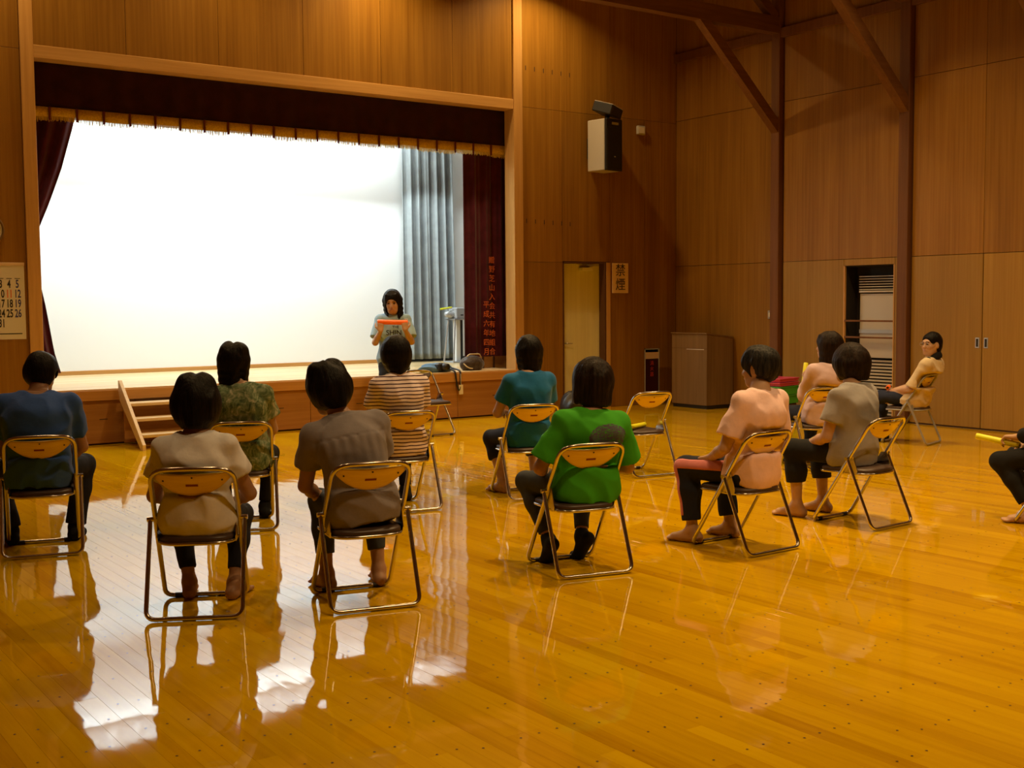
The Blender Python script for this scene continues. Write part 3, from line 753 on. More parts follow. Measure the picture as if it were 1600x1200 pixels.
TOP = Vector((0, -0.215, 0.745))
def chair_parts():
    P = []
    loop = fillet([(-0.215, 0.25, 0.013), (0.215, 0.25, 0.013), (0.203, -0.215, 0.745), (0, -0.238, 0.752), (-0.203, -0.215, 0.745)], [0.05, 0.05, 0.085, 0.09, 0.085], 6, True)
    P.append(('front_frame', MB().tube(loop, 0.0125, True, 12), 'chrome', None))
    rear = fillet([(0.233, -0.043, 0.475), (0.233, -0.25, 0.013), (-0.233, -0.25, 0.013), (-0.233, -0.043, 0.475)], 0.05, 6)
    P.append(('rear_frame', MB().tube(rear, 0.0115, False, 12), 'chrome', None))
    def back(s, t, off):
        u = 2*s-1; x = 0.188*u; q0 = 0.016+0.012*u*u; q1 = 0.056+0.096*(1-abs(u)**2.3)
        q = q1+(q0-q1)*t
        p = TOP-E_*q; bow = 0.03*(1-u*u)
        return tuple(p+Vector((x, 0, 0.004))+REARN*(bow-0.004+off))
    P.append(('back_shell', MB().grid(lambda s, t: back(s, t, 0.0), 24, 8, lambda s, t: back(s, t, -0.007)), 'amber', None))
    def pad(s, t, off):
        e = min(s, 1-s, t, 1-t); return back(0.03+0.94*s, 0.06+0.88*t, off if e > 0.001 else -0.0072)
    P.append(('back_pad', MB().grid(lambda s, t: pad(s, t, -0.0072), 24, 8, lambda s, t: pad(s, t, -0.022)), 'vinyl', None))
    def on_back(u, q, w_, h_, off):
        c = TOP-E_*q; v = []
        for o_ in (0.0, off):
            for a, b in ((-1, -1), (1, -1), (1, 1), (-1, 1)):
                uu = u+a*w_/0.188; v.append(c+E_*(b*h_)+Vector((0.188*uu, 0, 0.004))+REARN*(0.03*(1-uu*uu)-0.004+0.0004+o_))
        return MB().add(v, [(3, 2, 1, 0), (4, 5, 6, 7), (0, 1, 5, 4), (1, 2, 6, 5), (2, 3, 7, 6), (3, 0, 4, 7)])
    P.append(('sticker', on_back(-0.02, 0.085, 0.030, 0.007, 0.0008), 'sticker', 'back_shell'))
    for u, q in ((-0.76, 0.065), (0.76, 0.065), (0.0, 0.035)):
        P.append(('rivet', on_back(u, q, 0.004, 0.004, 0.0025), 'rubber', 'back_shell'))
    # seat
    out = fillet([(-0.185, -0.175, 0), (0.185, -0.175, 0), (0.190, 0.215, 0), (-0.190, 0.215, 0)], [0.13, 0.13, 0.05, 0.05], 7, True)
    n = len(out); c0 = Vector((0, 0.02, 0)); mb = MB()
    rings = [(0.97, 0.372), (1.0, 0.380), (1.0, 0.392), (0.95, 0.402), (0.6, 0.408), (0.0, 0.410)]
    v = []
    for k, z in rings[:-1]: v += [tuple(c0+(p-c0)*k+Vector((0, 0, z))) for p in out]
    v.append((0, 0.02, 0.410)); f = []
    for r in range(len(rings)-2):
        for i in range(n): f.append((r*n+i, r*n+(i+1) % n, (r+1)*n+(i+1) % n, (r+1)*n+i))
    l = (len(rings)-2)*n
    for i in range(n): f.append((l+i, l+(i+1) % n, len(v)-1))
    f.append(tuple(range(n))[::-1])
    P.append(('seat_pad', mb.add(v, f, True), 'vinyl', None))
    P.append(('seat_rim', MB().tube([c0+(p-c0)*1.005+Vector((0, 0, 0.368)) for p in out], 0.0095, True, 8), 'chrome', None))
    for s in (-1, 1):
        P.append(('pivot', MB().tube([(s*0.203, -0.043, 0.475), (s*0.249, -0.043, 0.475)], 0.013, seg=10), 'chrome', None))
        P.append(('hinge_plate', MB().prism([(-0.065, 0.49), (-0.02, 0.485), (0.035, 0.40), (0.035, 0.36), (-0.09, 0.36), (-0.10, 0.39)], 'x', s*0.193-0.002, s*0.193+0.002), 'chrome', None))
        P.append(('foot_cap', MB().tube([(s*0.165, 0.25, 0.013), (s*0.12, 0.25, 0.013)], 0.0135, seg=10), 'rubber', None))
    return [(nm, mb.mesh(nm), mt, par) for nm, mb, mt, par in P]
CP = chair_parts()
for nm, me, mt, par in CP: me.materials.append(M[mt])
GREY = {}
def chair(o, heading, label, grey=False):
    r = thing('folding_chair', (o[0], o[1], 0), math.radians(heading-90), label, 'chair', 'steel folding chairs')
    made = {}
    for nm, me, mt, par in CP:
        if grey and mt == 'chrome':
            if nm not in GREY or True:
                g_ = GREY.get(me.name) or me.copy(); GREY[me.name] = g_; g_.materials[0] = M['grey_tube']
            me = GREY[me.name]
        ob = link(nm, me, made[par] if par else r); made[nm] = ob
    return r
CH = {
 'A': ((1.880, 7.836), 75, 'folding chair at the far left under the man in blue'),
 'B': ((2.157, 5.821), 62, 'folding chair of the woman in a cream top, front left'),
 'C': ((2.906, 5.464), 77, 'folding chair of the person in the grey-brown collared shirt'),
 'D': ((3.229, 7.850), 68, 'folding chair of the woman in the green patterned blouse'),
 'E': ((4.497, 7.813), 80, 'folding chair of the woman in the striped top'),
 'F': ((5.585, 7.689), 75, 'folding chair of the woman in the teal top'),
 'G': ((4.271, 5.374), 77, 'folding chair of the person in the bright green top'),
 'H': ((7.120, 8.038), 83, 'empty folding chair with a yellow baton on its seat'),
 'I': ((5.480, 5.200), 91, 'folding chair of the person in the pale pink tee'),
 'J': ((6.732, 5.280), 93, 'folding chair of the woman in the grey tee'),
 'K': ((8.720, 7.385), 72, 'folding chair of the woman in the lilac pink long-sleeved top'),
 'L': ((10.983, 7.971), 106, 'grey folding chair of the woman with a black scarf by the wall'),
 'M': ((7.783, 4.408), 100, 'folding chair cut off by the right edge of the picture'),
 'N': ((7.30, 12.02), -85, 'empty folding chair facing the hall in front of the stage'),
}
for k, (o, h, lab) in CH.items(): chair(o, h, lab, grey=(k == 'L'))
def chair_pt(k, u, v, z):
    (x, y), h, _ = CH[k]; h = math.radians(h)
    return (x+u*math.sin(h)+v*math.cos(h), y-u*math.cos(h)+v*math.sin(h), z)
def chair_dir(k, u, v, z):
    h = math.radians(CH[k][1]); return (u*math.sin(h)+v*math.cos(h), -u*math.cos(h)+v*math.sin(h), z)
baton(chair_pt('H', -0.08, -0.02, 0.434), chair_dir('H', 0.9, 0.5, 0), 0.42, 'yellow baton lying on the empty chair seat')

# ------------------------------------------------------------------ people: signed-distance bodies, polygonised with surface nets
def surface_nets(D, org, h):
    S = D < 0
    nx, ny, nz = D.shape
    c = np.zeros((nx-1, ny-1, nz-1), np.int8)
    for i in (0, 1):
        for j in (0, 1):
            for k in (0, 1): c += S[i:nx-1+i, j:ny-1+j, k:nz-1+k]
    act = np.argwhere((c > 0) & (c < 8))
    idx = np.full(c.shape, -1, np.int32); idx[tuple(act.T)] = np.arange(len(act))
    pos = np.zeros((len(act), 3)); cnt = np.zeros(len(act))
    corners = [(i, j, k) for i in (0, 1) for j in (0, 1) for k in (0, 1)]
    vals = {q: D[act[:, 0]+q[0], act[:, 1]+q[1], act[:, 2]+q[2]] for q in corners}
    for a in corners:
        for ax in range(3):
            if a[ax]: continue
            b = list(a); b[ax] = 1; b = tuple(b)
            va_, vb_ = vals[a], vals[b]; m = (va_ < 0) != (vb_ < 0)
            t = np.where(m, va_/np.where(m, va_-vb_, 1), 0)
            p = np.array(a, float)[None, :]+np.zeros((len(act), 3)); p[:, ax] += t
            pos[m] += p[m]; cnt[m] += 1
    pos = (act+pos/np.maximum(cnt, 1)[:, None])*h+org
    quads = []
    for ax in range(3):
        o1, o2 = (ax+1) % 3, (ax+2) % 3
        sl0 = [slice(None)]*3; sl1 = [slice(None)]*3
        sl0[ax] = slice(0, -1); sl1[ax] = slice(1, None)
        A, B = S[tuple(sl0)], S[tuple(sl1)]
        e = np.argwhere(A != B)
        e = e[(e[:, o1] > 0) & (e[:, o2] > 0) & (e[:, o1] < D.shape[o1]-1) & (e[:, o2] < D.shape[o2]-1)]
        ins = A[tuple(e.T)]
        def cell(d1, d2):
            q = e.copy(); q[:, o1] -= d1; q[:, o2] -= d2; return idx[tuple(q.T)]
        Q = np.stack([cell(1, 1), cell(0, 1), cell(0, 0), cell(1, 0)], 1)
        Q[~ins] = Q[~ins][:, ::-1]
        quads.append(Q)
    Q = np.concatenate(quads); Q = Q[(Q >= 0).all(1)]
    return pos, Q
def np_mesh(name, V, Q):
    me = bpy.data.meshes.new(name); me.vertices.add(len(V)); me.vertices.foreach_set('co', np.ascontiguousarray(V, np.float32).ravel())
    me.loops.add(len(Q)*4); me.loops.foreach_set('vertex_index', np.ascontiguousarray(Q, np.int32).ravel())
    me.polygons.add(len(Q)); me.polygons.foreach_set('loop_start', np.arange(0, len(Q)*4, 4, dtype=np.int32))
    me.polygons.foreach_set('use_smooth', np.ones(len(Q), bool)); me.update(calc_edges=True); me.validate(); return me
V3 = lambda *a: np.array(a, float)
def nrm(v): return v/max(np.linalg.norm(v), 1e-9)
def smooth_prof(prof, n=60):
    a = np.array(prof, float); t = a[:, 0]; out = []
    for x in np.linspace(t[0], t[-1], n):
        i = int(np.clip(np.searchsorted(t, x)-1, 0, len(t)-2)); u = (x-t[i])/(t[i+1]-t[i])
        m0 = (a[i+1, 1:]-a[max(i-1, 0), 1:])/(t[i+1]-t[max(i-1, 0)])*(t[i+1]-t[i]); j = min(i+2, len(t)-1)
        m1 = (a[j, 1:]-a[i, 1:])/(t[j]-t[i])*(t[i+1]-t[i])
        v = (2*u**3-3*u**2+1)*a[i, 1:]+(u**3-2*u**2+u)*m0+(-2*u**3+3*u**2)*a[i+1, 1:]+(u**3-u**2)*m1
        out.append((x, *v))
    return out
class Field:
    """list of primitives, evaluated sparsely on a grid"""
    def __init__(self): self.ops = []
    def cap(self, a, b, ra, rb, k=0.02, op='u', cut=None):
        a, b = np.array(a, float), np.array(b, float); r = max(ra, rb)+k+0.012
        def fn(X, Y, Z):
            d = b-a; L = max(d@d, 1e-9)
            t = np.clip(((X-a[0])*d[0]+(Y-a[1])*d[1]+(Z-a[2])*d[2])/L, 0, 1)
            q = np.sqrt((X-a[0]-t*d[0])**2+(Y-a[1]-t*d[1])**2+(Z-a[2]-t*d[2])**2)-(ra+(rb-ra)*t)
            if cut is not None:
                c, n = cut; q = np.maximum(q, (X-c[0])*n[0]+(Y-c[1])*n[1]+(Z-c[2])*n[2])
            return q
        self.ops.append((fn, np.minimum(a, b)-r, np.maximum(a, b)+r, k, op)); return self
    def chain(self, pts, rs, k=0.02):
        for i in range(len(pts)-1): self.cap(pts[i], pts[i+1], rs[i], rs[i+1], k)
        return self
    def ell(self, c, r, Rm=None, k=0.02, op='u', cut=None):
        c = np.array(c, float); r = np.array(r, float); Rm = np.eye(3) if Rm is None else Rm   # rows: local axes in body space
        R_ = r.max()+k+0.012
        def fn(X, Y, Z):
            x, y, z = X-c[0], Y-c[1], Z-c[2]
            u = [Rm[i, 0]*x+Rm[i, 1]*y+Rm[i, 2]*z for i in range(3)]
            k0 = np.sqrt(sum((u[i]/r[i])**2 for i in range(3))); k1 = np.sqrt(sum((u[i]/r[i]**2)**2 for i in range(3)))
            q = k0*(k0-1)/np.maximum(k1, 1e-6)
            if cut is not None:
                cc, n = cut; q = np.maximum(q, (X-cc[0])*n[0]+(Y-cc[1])*n[1]+(Z-cc[2])*n[2])
            return q
        self.ops.append((fn, c-R_, c+R_, k, op)); return self
    def loft(self, P, T, right, prof, off=0.0, k=0.03, e=2.3, t0=0.0, t1=1.0, extra=None):
        P, T = np.array(P, float), np.array(T, float); w_ = T-P; L = np.linalg.norm(w_); w_ /= L
        u_ = nrm(right-w_*(right@w_)); v_ = np.cross(w_, u_)
        prof = smooth_prof(prof)
        ts = [p[0] for p in prof]; W = [p[1]+off for p in prof]; Dp = [p[2]+off for p in prof]; Ov = [p[3] for p in prof]
        m = max(W)+0.06
        def fn(X, Y, Z):
            x, y, z = X-P[0], Y-P[1], Z-P[2]
            t = (x*w_[0]+y*w_[1]+z*w_[2])/L; u = x*u_[0]+y*u_[1]+z*u_[2]; v = x*v_[0]+y*v_[1]+z*v_[2]
            wi = np.interp(t, ts, W); di = np.interp(t, ts, Dp); oi = np.interp(t, ts, Ov)
            s = (np.abs(u/wi)**e+np.abs((v-oi)/di)**e)**(1/e)
            d = (s-1)*np.minimum(wi, di)
            if extra is not None: d = d+extra(u, v-oi, t, wi, di)
            a = (t0-t)*L; b = (t-t1)*L
            return np.maximum(d, np.maximum(a, b))
        self.ops.append((fn, np.minimum(P, T)-m, np.maximum(P, T)+m, k, 'u')); return self
    def plane(self, c, n):
        """keep the side opposite to n"""
        c, n = np.array(c, float), nrm(np.array(n, float))
        self.ops.append((lambda X, Y, Z: (X-c[0])*n[0]+(Y-c[1])*n[1]+(Z-c[2])*n[2], None, None, 0, 'i')); return self
    def solve(self, name, h, disp=None):
        lo = np.min([o[1] for o in self.ops if o[1] is not None and o[4] == 'u'], 0)-2*h
        hi = np.max([o[2] for o in self.ops if o[2] is not None and o[4] == 'u'], 0)+2*h
        n = np.ceil((hi-lo)/h).astype(int)+1
        D = np.full(n, 0.25, np.float32)
        ax = [lo[i]+h*np.arange(n[i]) for i in range(3)]
        for fn, a, b, k, op in self.ops:
            if a is None: s = [slice(0, n[i]) for i in range(3)]
            else:
                i0 = np.clip(np.floor((a-lo)/h).astype(int), 0, n); i1 = np.clip(np.ceil((b-lo)/h).astype(int)+1, 0, n)
                s = [slice(i0[i], i1[i]) for i in range(3)]
                if any(i0[i] >= i1[i] for i in range(3)): continue
            X, Y, Z = ax[0][s[0]][:, None, None], ax[1][s[1]][None, :, None], ax[2][s[2]][None, None, :]
            d = fn(X, Y, Z).astype(np.float32); s = tuple(s); c = D[s]
            if op == 'u':
                hh_ = np.maximum(k-np.abs(c-d), 0)/max(k, 1e-6); D[s] = np.minimum(c, d)-hh_*hh_*k*0.25
            elif op == 's':
                d = -d; hh_ = np.maximum(k-np.abs(c-d), 0)/max(k, 1e-6); D[s] = np.maximum(c, d)+hh_*hh_*k*0.25
            else: D[s] = np.maximum(c, d)
        if disp is not None:
            q = np.argwhere(np.abs(D) < 0.03); p = lo+q*h
            D[tuple(q.T)] += disp(p).astype(np.float32)
        V, Q = surface_nets(D, lo, h)
        return np_mesh(name, V, Q)
def folds(seed, amp, f0=14, f1=34, vert=1.0):
    r_ = np.random.RandomState(seed); K = r_.normal(size=(7, 3)); K /= np.linalg.norm(K, axis=1)[:, None]
    K *= r_.uniform(f0, f1, (7, 1)); K[:, 2] *= vert; ph = r_.uniform(0, 6.28, 7)
    def fn(p):
        s = np.zeros(len(p))
        for q, c in zip(K, ph): s += np.sin(p@q+c+1.2*np.sin(p[:, 0]*9+p[:, 2]*7+c))
        s = s/7*2.2
        return amp*(1.7*(np.abs(s)-0.55)+0.5*s)
    return fn
def ik(S, Hd, l1, l2, pole):
    d = Hd-S; L = np.linalg.norm(d)
    if L > (l1+l2)*0.995: Hd = S+d/L*(l1+l2)*0.995; d = Hd-S; L = np.linalg.norm(d)
    a = (l1*l1-l2*l2+L*L)/(2*L); hgt = math.sqrt(max(l1*l1-a*a, 0)); n = d/L
    p = pole-n*(pole@n); p = nrm(p); return S+n*a+p*hgt, Hd
def rot(axis, a, v):
    axis = nrm(axis); return v*math.cos(a)+np.cross(axis, v)*math.sin(a)+axis*(axis@v)*(1-math.cos(a))

SKIN = {}
def skin(name, c):
    if name in SKIN: return SKIN[name]
    m, nt, b = new_mat('skin_'+name)
    f = noise(nt, coords(nt, 'OBJ', (1, 1, 1)), 14, 3, 0.5)
    nt.links.new(ramp(nt, f, [(0.3, tuple(x*0.88 for x in c)), (0.7, c)]), b.inputs['Base Color'])
    setp(b, rough=0.48, spec=0.35); b.inputs['Subsurface Weight'].default_value = 0.06; b.inputs['Subsurface Radius'].default_value = (0.012, 0.005, 0.003)
    SKIN[name] = m; return m
def hair_mat(name, c, c2):
    m, nt, b = new_mat(name)
    f = noise(nt, coords(nt, 'OBJ', (70, 70, 7)), 1, 3, 0.6)
    nt.links.new(ramp(nt, f, [(0.35, c), (0.7, c2)]), b.inputs['Base Color']); setp(b, rough=0.5, spec=0.12)
    bump(nt, b, f, 0.7, 0.008); return m
M['hair_black'] = hair_mat('hair_black', (0.003, 0.0025, 0.0025), (0.010, 0.007, 0.006))
M['hair_brown'] = hair_mat('hair_brown', (0.007, 0.004, 0.003), (0.022, 0.012, 0.007))
M['hair_grey'] = hair_mat('hair_greying', (0.005, 0.005, 0.005), (0.035, 0.032, 0.030))
M['eye'] = plain('eye_dark', (0.02, 0.014, 0.01), 0.2)
M['brow'] = plain('eyebrow', (0.02, 0.013, 0.01), 0.7)
M['lips'] = plain('lips', (0.40, 0.17, 0.12), 0.45)

WOMAN = [(0.0, .165, .120, .015), (.10, .182, .130, .015), (.25, .172, .122, .008), (.42, .148, .108, -.002), (.60, .152, .110, -.012), (.78, .158, .108, -.018), (.90, .125, .085, -.012), (1.0, .060, .058, .0)]
MAN = [(0.0, .165, .125, .015), (.10, .180, .135, .015), (.25, .175, .130, .005), (.42, .168, .122, -.005), (.60, .178, .125, -.018), (.78, .185, .122, -.022), (.90, .150, .095, -.015), (1.0, .066, .062, .0)]

def head_frame(fwd, yaw, pitch, roll):
    """rows = right, forward, up of the head in body space"""
    y, p, r = math.radians(yaw), math.radians(pitch), math.radians(roll)
    f = V3(math.sin(y)*math.cos(p), math.cos(y)*math.cos(p), math.sin(p)); right = V3(math.cos(y), -math.sin(y), 0)
    up = np.cross(right, f); r2 = right*math.cos(r)-up*math.sin(r); u2 = np.cross(r2, f)
    return np.stack([r2, f, u2])
def add_hand(F, W, d, palm, side, curl=0.5, s=1.0, spread=0.10, thumb=0.5):
    """W wrist, d hand direction, palm = palmar normal, side = towards the thumb"""
    d = nrm(d); palm = nrm(palm-d*(palm@d)); side = nrm(side-d*(side@d)-palm*(side@palm))
    kn = []
    for i, (o, l) in enumerate(((0.030, .078), (0.010, .082), (-0.010, .078), (-0.029, .070))):
        k = W+d*l*s+side*o*s; kn.append(k)
        F.cap(W+side*o*0.55*s+d*0.01, k, .0155*s, .0115*s, 0.014)
    for i, k in enumerate(kn):
        L = (.040, .045, .041, .032)[i]*s; ax = np.cross(d, palm); c = curl*(0.9+0.08*i); dd = rot(palm, (1.5-i)*spread*0.35*(1 if (np.cross(palm, d)@side) > 0 else -1), d)
        p = k
        for seg, (ll, rr) in enumerate(((1.0, .0095), (.62, .0085), (.5, .0075))):
            dd = rot(ax, c*(0.8, 1.0, 0.7)[seg], dd); q = p+dd*L*ll
            F.cap(p, q, rr*s, rr*0.92*s, 0.004); p = q
    b0 = W+d*.018*s+side*.026*s; t1_ = b0+nrm(side*0.75+d*0.7+palm*0.25)*.042*s; t2_ = t1_+nrm(d*0.85+side*(0.35-0.5*thumb)+palm*(0.3+0.7*thumb))*.032*s; t3_ = t2_+nrm(d*0.8+side*(0.1-0.5*thumb)+palm*(0.35+0.6*thumb))*.026*s
    F.cap(b0, t1_, .015*s, .0115*s, .012).cap(t1_, t2_, .011*s, .010*s, .005).cap(t2_, t3_, .010*s, .008*s, .004)
def add_foot(F, A, d, s=1.0, off=0.0, heel_up=0.0, toes=True):
    """A ankle centre; d horizontal direction; heel_up raises the heel about the ball"""
    d = nrm(V3(d[0], d[1], 0)); sd = np.cross(d, V3(0, 0, 1))
    a = heel_up; base = V3(A[0], A[1], 0)
    zb = max(A[2]-0.075*s*math.cos(a)-0.0, 0)
    dn = d*math.cos(a)-V3(0, 0, 1)*math.sin(a); upn = V3(0, 0, 1)*math.cos(a)+d*math.sin(a)
    O = A-upn*0.075*s
    heel = O-dn*0.035*s+upn*0.030*s
    ball = O+dn*0.125*s+upn*0.024*s
    F.cap(A, heel, (.033+off)*s, (.029+off)*s, .03)
    F.cap(A+upn*0.0, O+dn*0.07*s+upn*0.035*s, (.030+off)*s, (.028+off)*s, .03)
    F.cap(heel, ball-sd*0.012*s, (.028+off)*s, (.023+off)*s, .025); F.cap(heel, ball+sd*0.016*s, (.027+off)*s, (.022+off)*s, .025)
    td = d; tz = V3(0, 0, 1)
    bf = V3(ball[0], ball[1], max(ball[2]-0.008*s, 0.014))
    if toes:
        for i, (o, l, r) in enumerate(((0.026, .050, .0125), (0.009, .049, .0095), (-0.006, .044, .009), (-0.019, .036, .0085), (-0.030, .027, .008))):
            F.cap(bf+sd*o*s*-1 if False else bf+sd*o*s, bf+sd*o*1.12*s+td*l*s+V3(0, 0, -0.003), r*1.1*s, r*s, .006)
    else: F.cap(bf-sd*0.012*s, bf+td*0.04*s, (.020+off)*s, (.016+off)*s, .02); F.cap(bf+sd*0.014*s, bf+td*0.045*s+sd*.01*s, (.020+off)*s, (.016+off)*s, .02)

def chair_slab(gap):
    tp, rn = np.array(TOP), np.array(REARN)
    def slab(X, Y, Z):
        d = (X-tp[0])*rn[0]+(Y-tp[1])*rn[1]+(Z-tp[2])*rn[2]+gap-0.03*(1-np.clip(np.abs(X)/.19, 0, 1)**2)
        return np.maximum(np.maximum(-d, np.abs(Z-0.69)-0.078), np.abs(X)-0.24)
    return (slab, V3(-.3, -.6, .56), V3(.3, .1, .82), .03, 's')
def person(key, origin, heading, label, s=1.03, hs=1.06, sex=WOMAN, hips=(0, -0.03, 0.415), C7=(0, -0.05, 1.0), head=(0, 0.03, 1.145), look=(0, 0, 0),
           shoulders=0.158, bust=0.0, hands=((-.11, .25, .56), (.11, .25, .56)), hand_dir=None, hand_palm=None, curl=0.5, elbow_out=(0.55, 0.55), pole_yz=(-0.5, -0.75),
           feet=((-.12, .32), (.12, .32)), foot_dir=((0, 1), (0, 1)), heel_up=(0, 0), knee_out=0.15, stand=False, skin_c=('a', (0.50, 0.30, 0.19)),
           shirt=None, pants=None, hair=None, socks=None, face=False, collar=None, h_body=0.0075, seed=1, slouch=0.0, thigh=0.08, extra_parts=()):
    root = thing('person', (origin[0], origin[1], 0), math.radians(heading-90), label, 'person', 'people in the hall')
    P = V3(*hips); T = V3(*C7); Hc = V3(*head)
    w_ = nrm(T-P); right = nrm(V3(1, 0, 0)-w_*w_[0]); fw_ = np.cross(w_, right)
    L = np.linalg.norm(T-P)
    prof = [(t, a*s, b*s+bust*math.exp(-((t-.68)/.12)**2)*0.5, o-slouch*math.sin(math.pi*t)+bust*math.exp(-((t-.68)/.12)**2)*0.5) for t, a, b, o in sex]
    sh = [P+w_*(L-0.075*s)+right*sx*shoulders*s+fw_*(0.0-slouch*0.3) for sx in (-1, 1)]
    la, lf_ = 0.275*s, 0.235*s
    hd, el, wr_ = [], [], []
    for i, sx in enumerate((-1, 1)):
        pole = V3(sx*elbow_out[i], *pole_yz)
        e_, w2 = ik(sh[i], V3(*hands[i]), la, lf_, pole); el.append(e_); wr_.append(w2)
    # legs
    hip = [P+V3(sx*0.088*s, 0.02, 0.085*s if not stand else 0.0) for sx in (-1, 1)]
    ank, kn = [], []
    lt, ls = (0.385*s, 0.385*s) if not stand else (0.43*s, 0.43*s)
    for i, sx in enumerate((-1, 1)):
        up_ = heel_up[i]
        A = V3(feet[i][0], feet[i][1], 0.078*s*math.cos(up_)+0.11*s*math.sin(up_))
        k_, a_ = ik(hip[i], A, lt, ls, V3(sx*knee_out, 0.9, 0.6 if not stand else 0.0)); kn.append(k_); ank.append(a_)
    R_ = head_frame(None, *look)
    bs, s_body = s, s
    hp = lambda x, y, z: Hc+(R_[0]*x+R_[1]*y+R_[2]*z)*s*hs
    # ---------- body
    B = Field()
    B.loft(P, T, right, prof, -0.012, 0.03)
    for i in (0, 1):
        sx = (-1, 1)[i]
        B.cap(T-w_*0.035*s+right*sx*0.02, sh[i]+w_*0.012*s, .042*s, .042*s, .05)
        B.cap(sh[i], el[i], .046*s, .037*s, .03); B.cap(el[i], el[i]*0.6+wr_[i]*0.4, .036*s, .035*s, .015); B.cap(el[i]*0.6+wr_[i]*0.4, wr_[i], .035*s, .024*s, .015)
        hdv = nrm(wr_[i]-el[i]) if hand_dir is None or hand_dir[i] is None else nrm(V3(*hand_dir[i]))
        pv = V3(0, 0, -1) if hand_palm is None or hand_palm[i] is None else V3(*hand_palm[i])
        B_side = V3(-sx, 0, 0) if abs(hdv[0]) < 0.8 else V3(0, 0, 1)
        if hand_palm is not None and hand_palm[i] is not None and len(hand_palm[i]) == 6: pv, B_side = V3(*hand_palm[i][:3]), V3(*hand_palm[i][3:])
        add_hand(B, wr_[i], hdv, pv, B_side, curl, s*0.98)
        B.cap(hip[i], kn[i], (thigh-.004)*s, .052*s, .03)
        cf = V3(0, -1, 0) if True else 0
        sd_ = nrm(ank[i]-kn[i]); back = nrm(V3(0, -1, 0)-sd_*(-sd_[1])); mid = kn[i]*0.68+ank[i]*0.32+back*0.012*s
        B.cap(kn[i], mid, .050*s, .049*s, .03); B.cap(mid, ank[i], .048*s, .031*s, .02)
        add_foot(B, ank[i], foot_dir[i], s, 0.0, heel_up[i], toes=(socks is None))
    B.cap(T-w_*0.03*s+fw_*0.015, hp(0, -0.022, -0.05), .056*s, .049*s, .03)
    sh_ = s*hs
    B.ell(hp(0, -.012, .028), V3(.073, .092, .083)*sh_, R_, .03).ell(hp(0, .018, -.028), V3(.062, .070, .080)*sh_, R_, .03)
    B.cap(hp(-.02, .045, -.083), hp(.02, .045, -.083), .030*sh_, .030*sh_, .03)
    B.cap(hp(0, .082, .004), hp(0, .098, -.030), .008*sh_, .0125*sh_, .012)
    B.cap(hp(-.03, .074, .022), hp(.03, .074, .022), .013*sh_, .013*sh_, .015)
    for sx in (-1, 1):
        B.ell(hp(sx*.031, .090, .003), V3(.017, .011, .009)*sh_, R_, .012, 's')
        B.ell(hp(sx*.072, -.006, -.012), V3(.009, .019, .032)*sh_, R_, .008)
        B.ell(hp(sx*.035, .062, -.028), V3(.02, .02, .02)*sh_, R_, .02)
    B.cap(hp(-.014, .083, -.058), hp(.014, .083, -.058), .0085*sh_, .0085*sh_, .01)
    if not stand: B.ops.append(chair_slab(0.052))
    sk = skin(*skin_c)
    ob = link('body', B.solve('body', h_body), root); ob.data.materials.append(sk)
    if face:
        for sx in (-1, 1):
            q = blob(.0135*sh_, .006*sh_, .0055*sh_, 0, 1, 12, 8).build('eye', 'eye', ob); q.location = hp(sx*.030, .0835, .002); q.rotation_euler = Matrix(R_.T.tolist()).to_euler()
            q = MB().tube([hp(sx*.014, .0905, .021), hp(sx*.03, .089, .026), hp(sx*.046, .078, .022)], 0.0034*sh_, seg=6).build('eyebrow', 'brow', ob)
        q = blob(.015*sh_, .004*sh_, .0048*sh_, 0, 1, 12, 8).build('lips', 'lips', ob); q.location = hp(0, .0925, -.058); q.rotation_euler = Matrix(R_.T.tolist()).to_euler()
    # ---------- shirt
    if shirt:
        F = Field(); off = shirt.get('off', 0.008)
        F.loft(P, T, right, prof, off, 0.03, 2.3, shirt.get('hem', 0.0), 0.985, shirt.get('extra'))
        for i in (0, 1):
            sx = (-1, 1)[i]
            F.cap(T-w_*0.04*s+right*sx*0.03, sh[i]+w_*0.014*s, (.040+off)*s, (.044+off)*s, .05)
            sl = shirt.get('sleeve', 0.62); fl_ = shirt.get('flare', 0.014)
            if sl <= 1.0:
                e2 = sh[i]+(el[i]-sh[i])*sl; ax = nrm(el[i]-sh[i])
                F.cap(sh[i], e2+ax*0.05, (.050+off*0.7)*s, (.044+off+fl_)*s, .03, cut=(e2, ax))
            else:
                F.cap(sh[i], el[i], (.050+off*0.7)*s, (.042+off)*s, .03)
                w3 = el[i]+(wr_[i]-el[i])*(sl-1.0); ax = nrm(wr_[i]-el[i])
                F.cap(el[i], w3+ax*0.05, (.042+off)*s, (.034+off*0.8)*s, .02, cut=(w3, ax))
        if not stand: F.ops.append(chair_slab(0.036))
        # neck opening
        nc = T+fw_*shirt.get('neck_f', 0.02)+w_*shirt.get('neck_z', 0.012)
        F.ell(nc, V3(.064, .064, .04)*s*shirt.get('neck', 1.0), np.stack([right, fw_, w_]), .008, 's')
        if collar:
            for i_ in range(14):
                a0, a1 = math.radians(-150+i_*300/14-90), math.radians(-150+(i_+1)*300/14-90)
                pt = lambda a: T+right*math.cos(a)*.062*s+fw_*(math.sin(a)*.062*s+0.018)+w_*(0.004-0.018*max(0, math.sin(a)))
                F.cap(pt(a0), pt(a1), .014, .014, .008)
        ob2 = link('shirt', F.solve('shirt', 0.0085, folds(seed, shirt.get('wr', 0.004)*1.25, 16, 40, vert=shirt.get('vert', 1.0))), root)
        ob2.data.materials.append(M[shirt['mat']]); shirt_ob = ob2
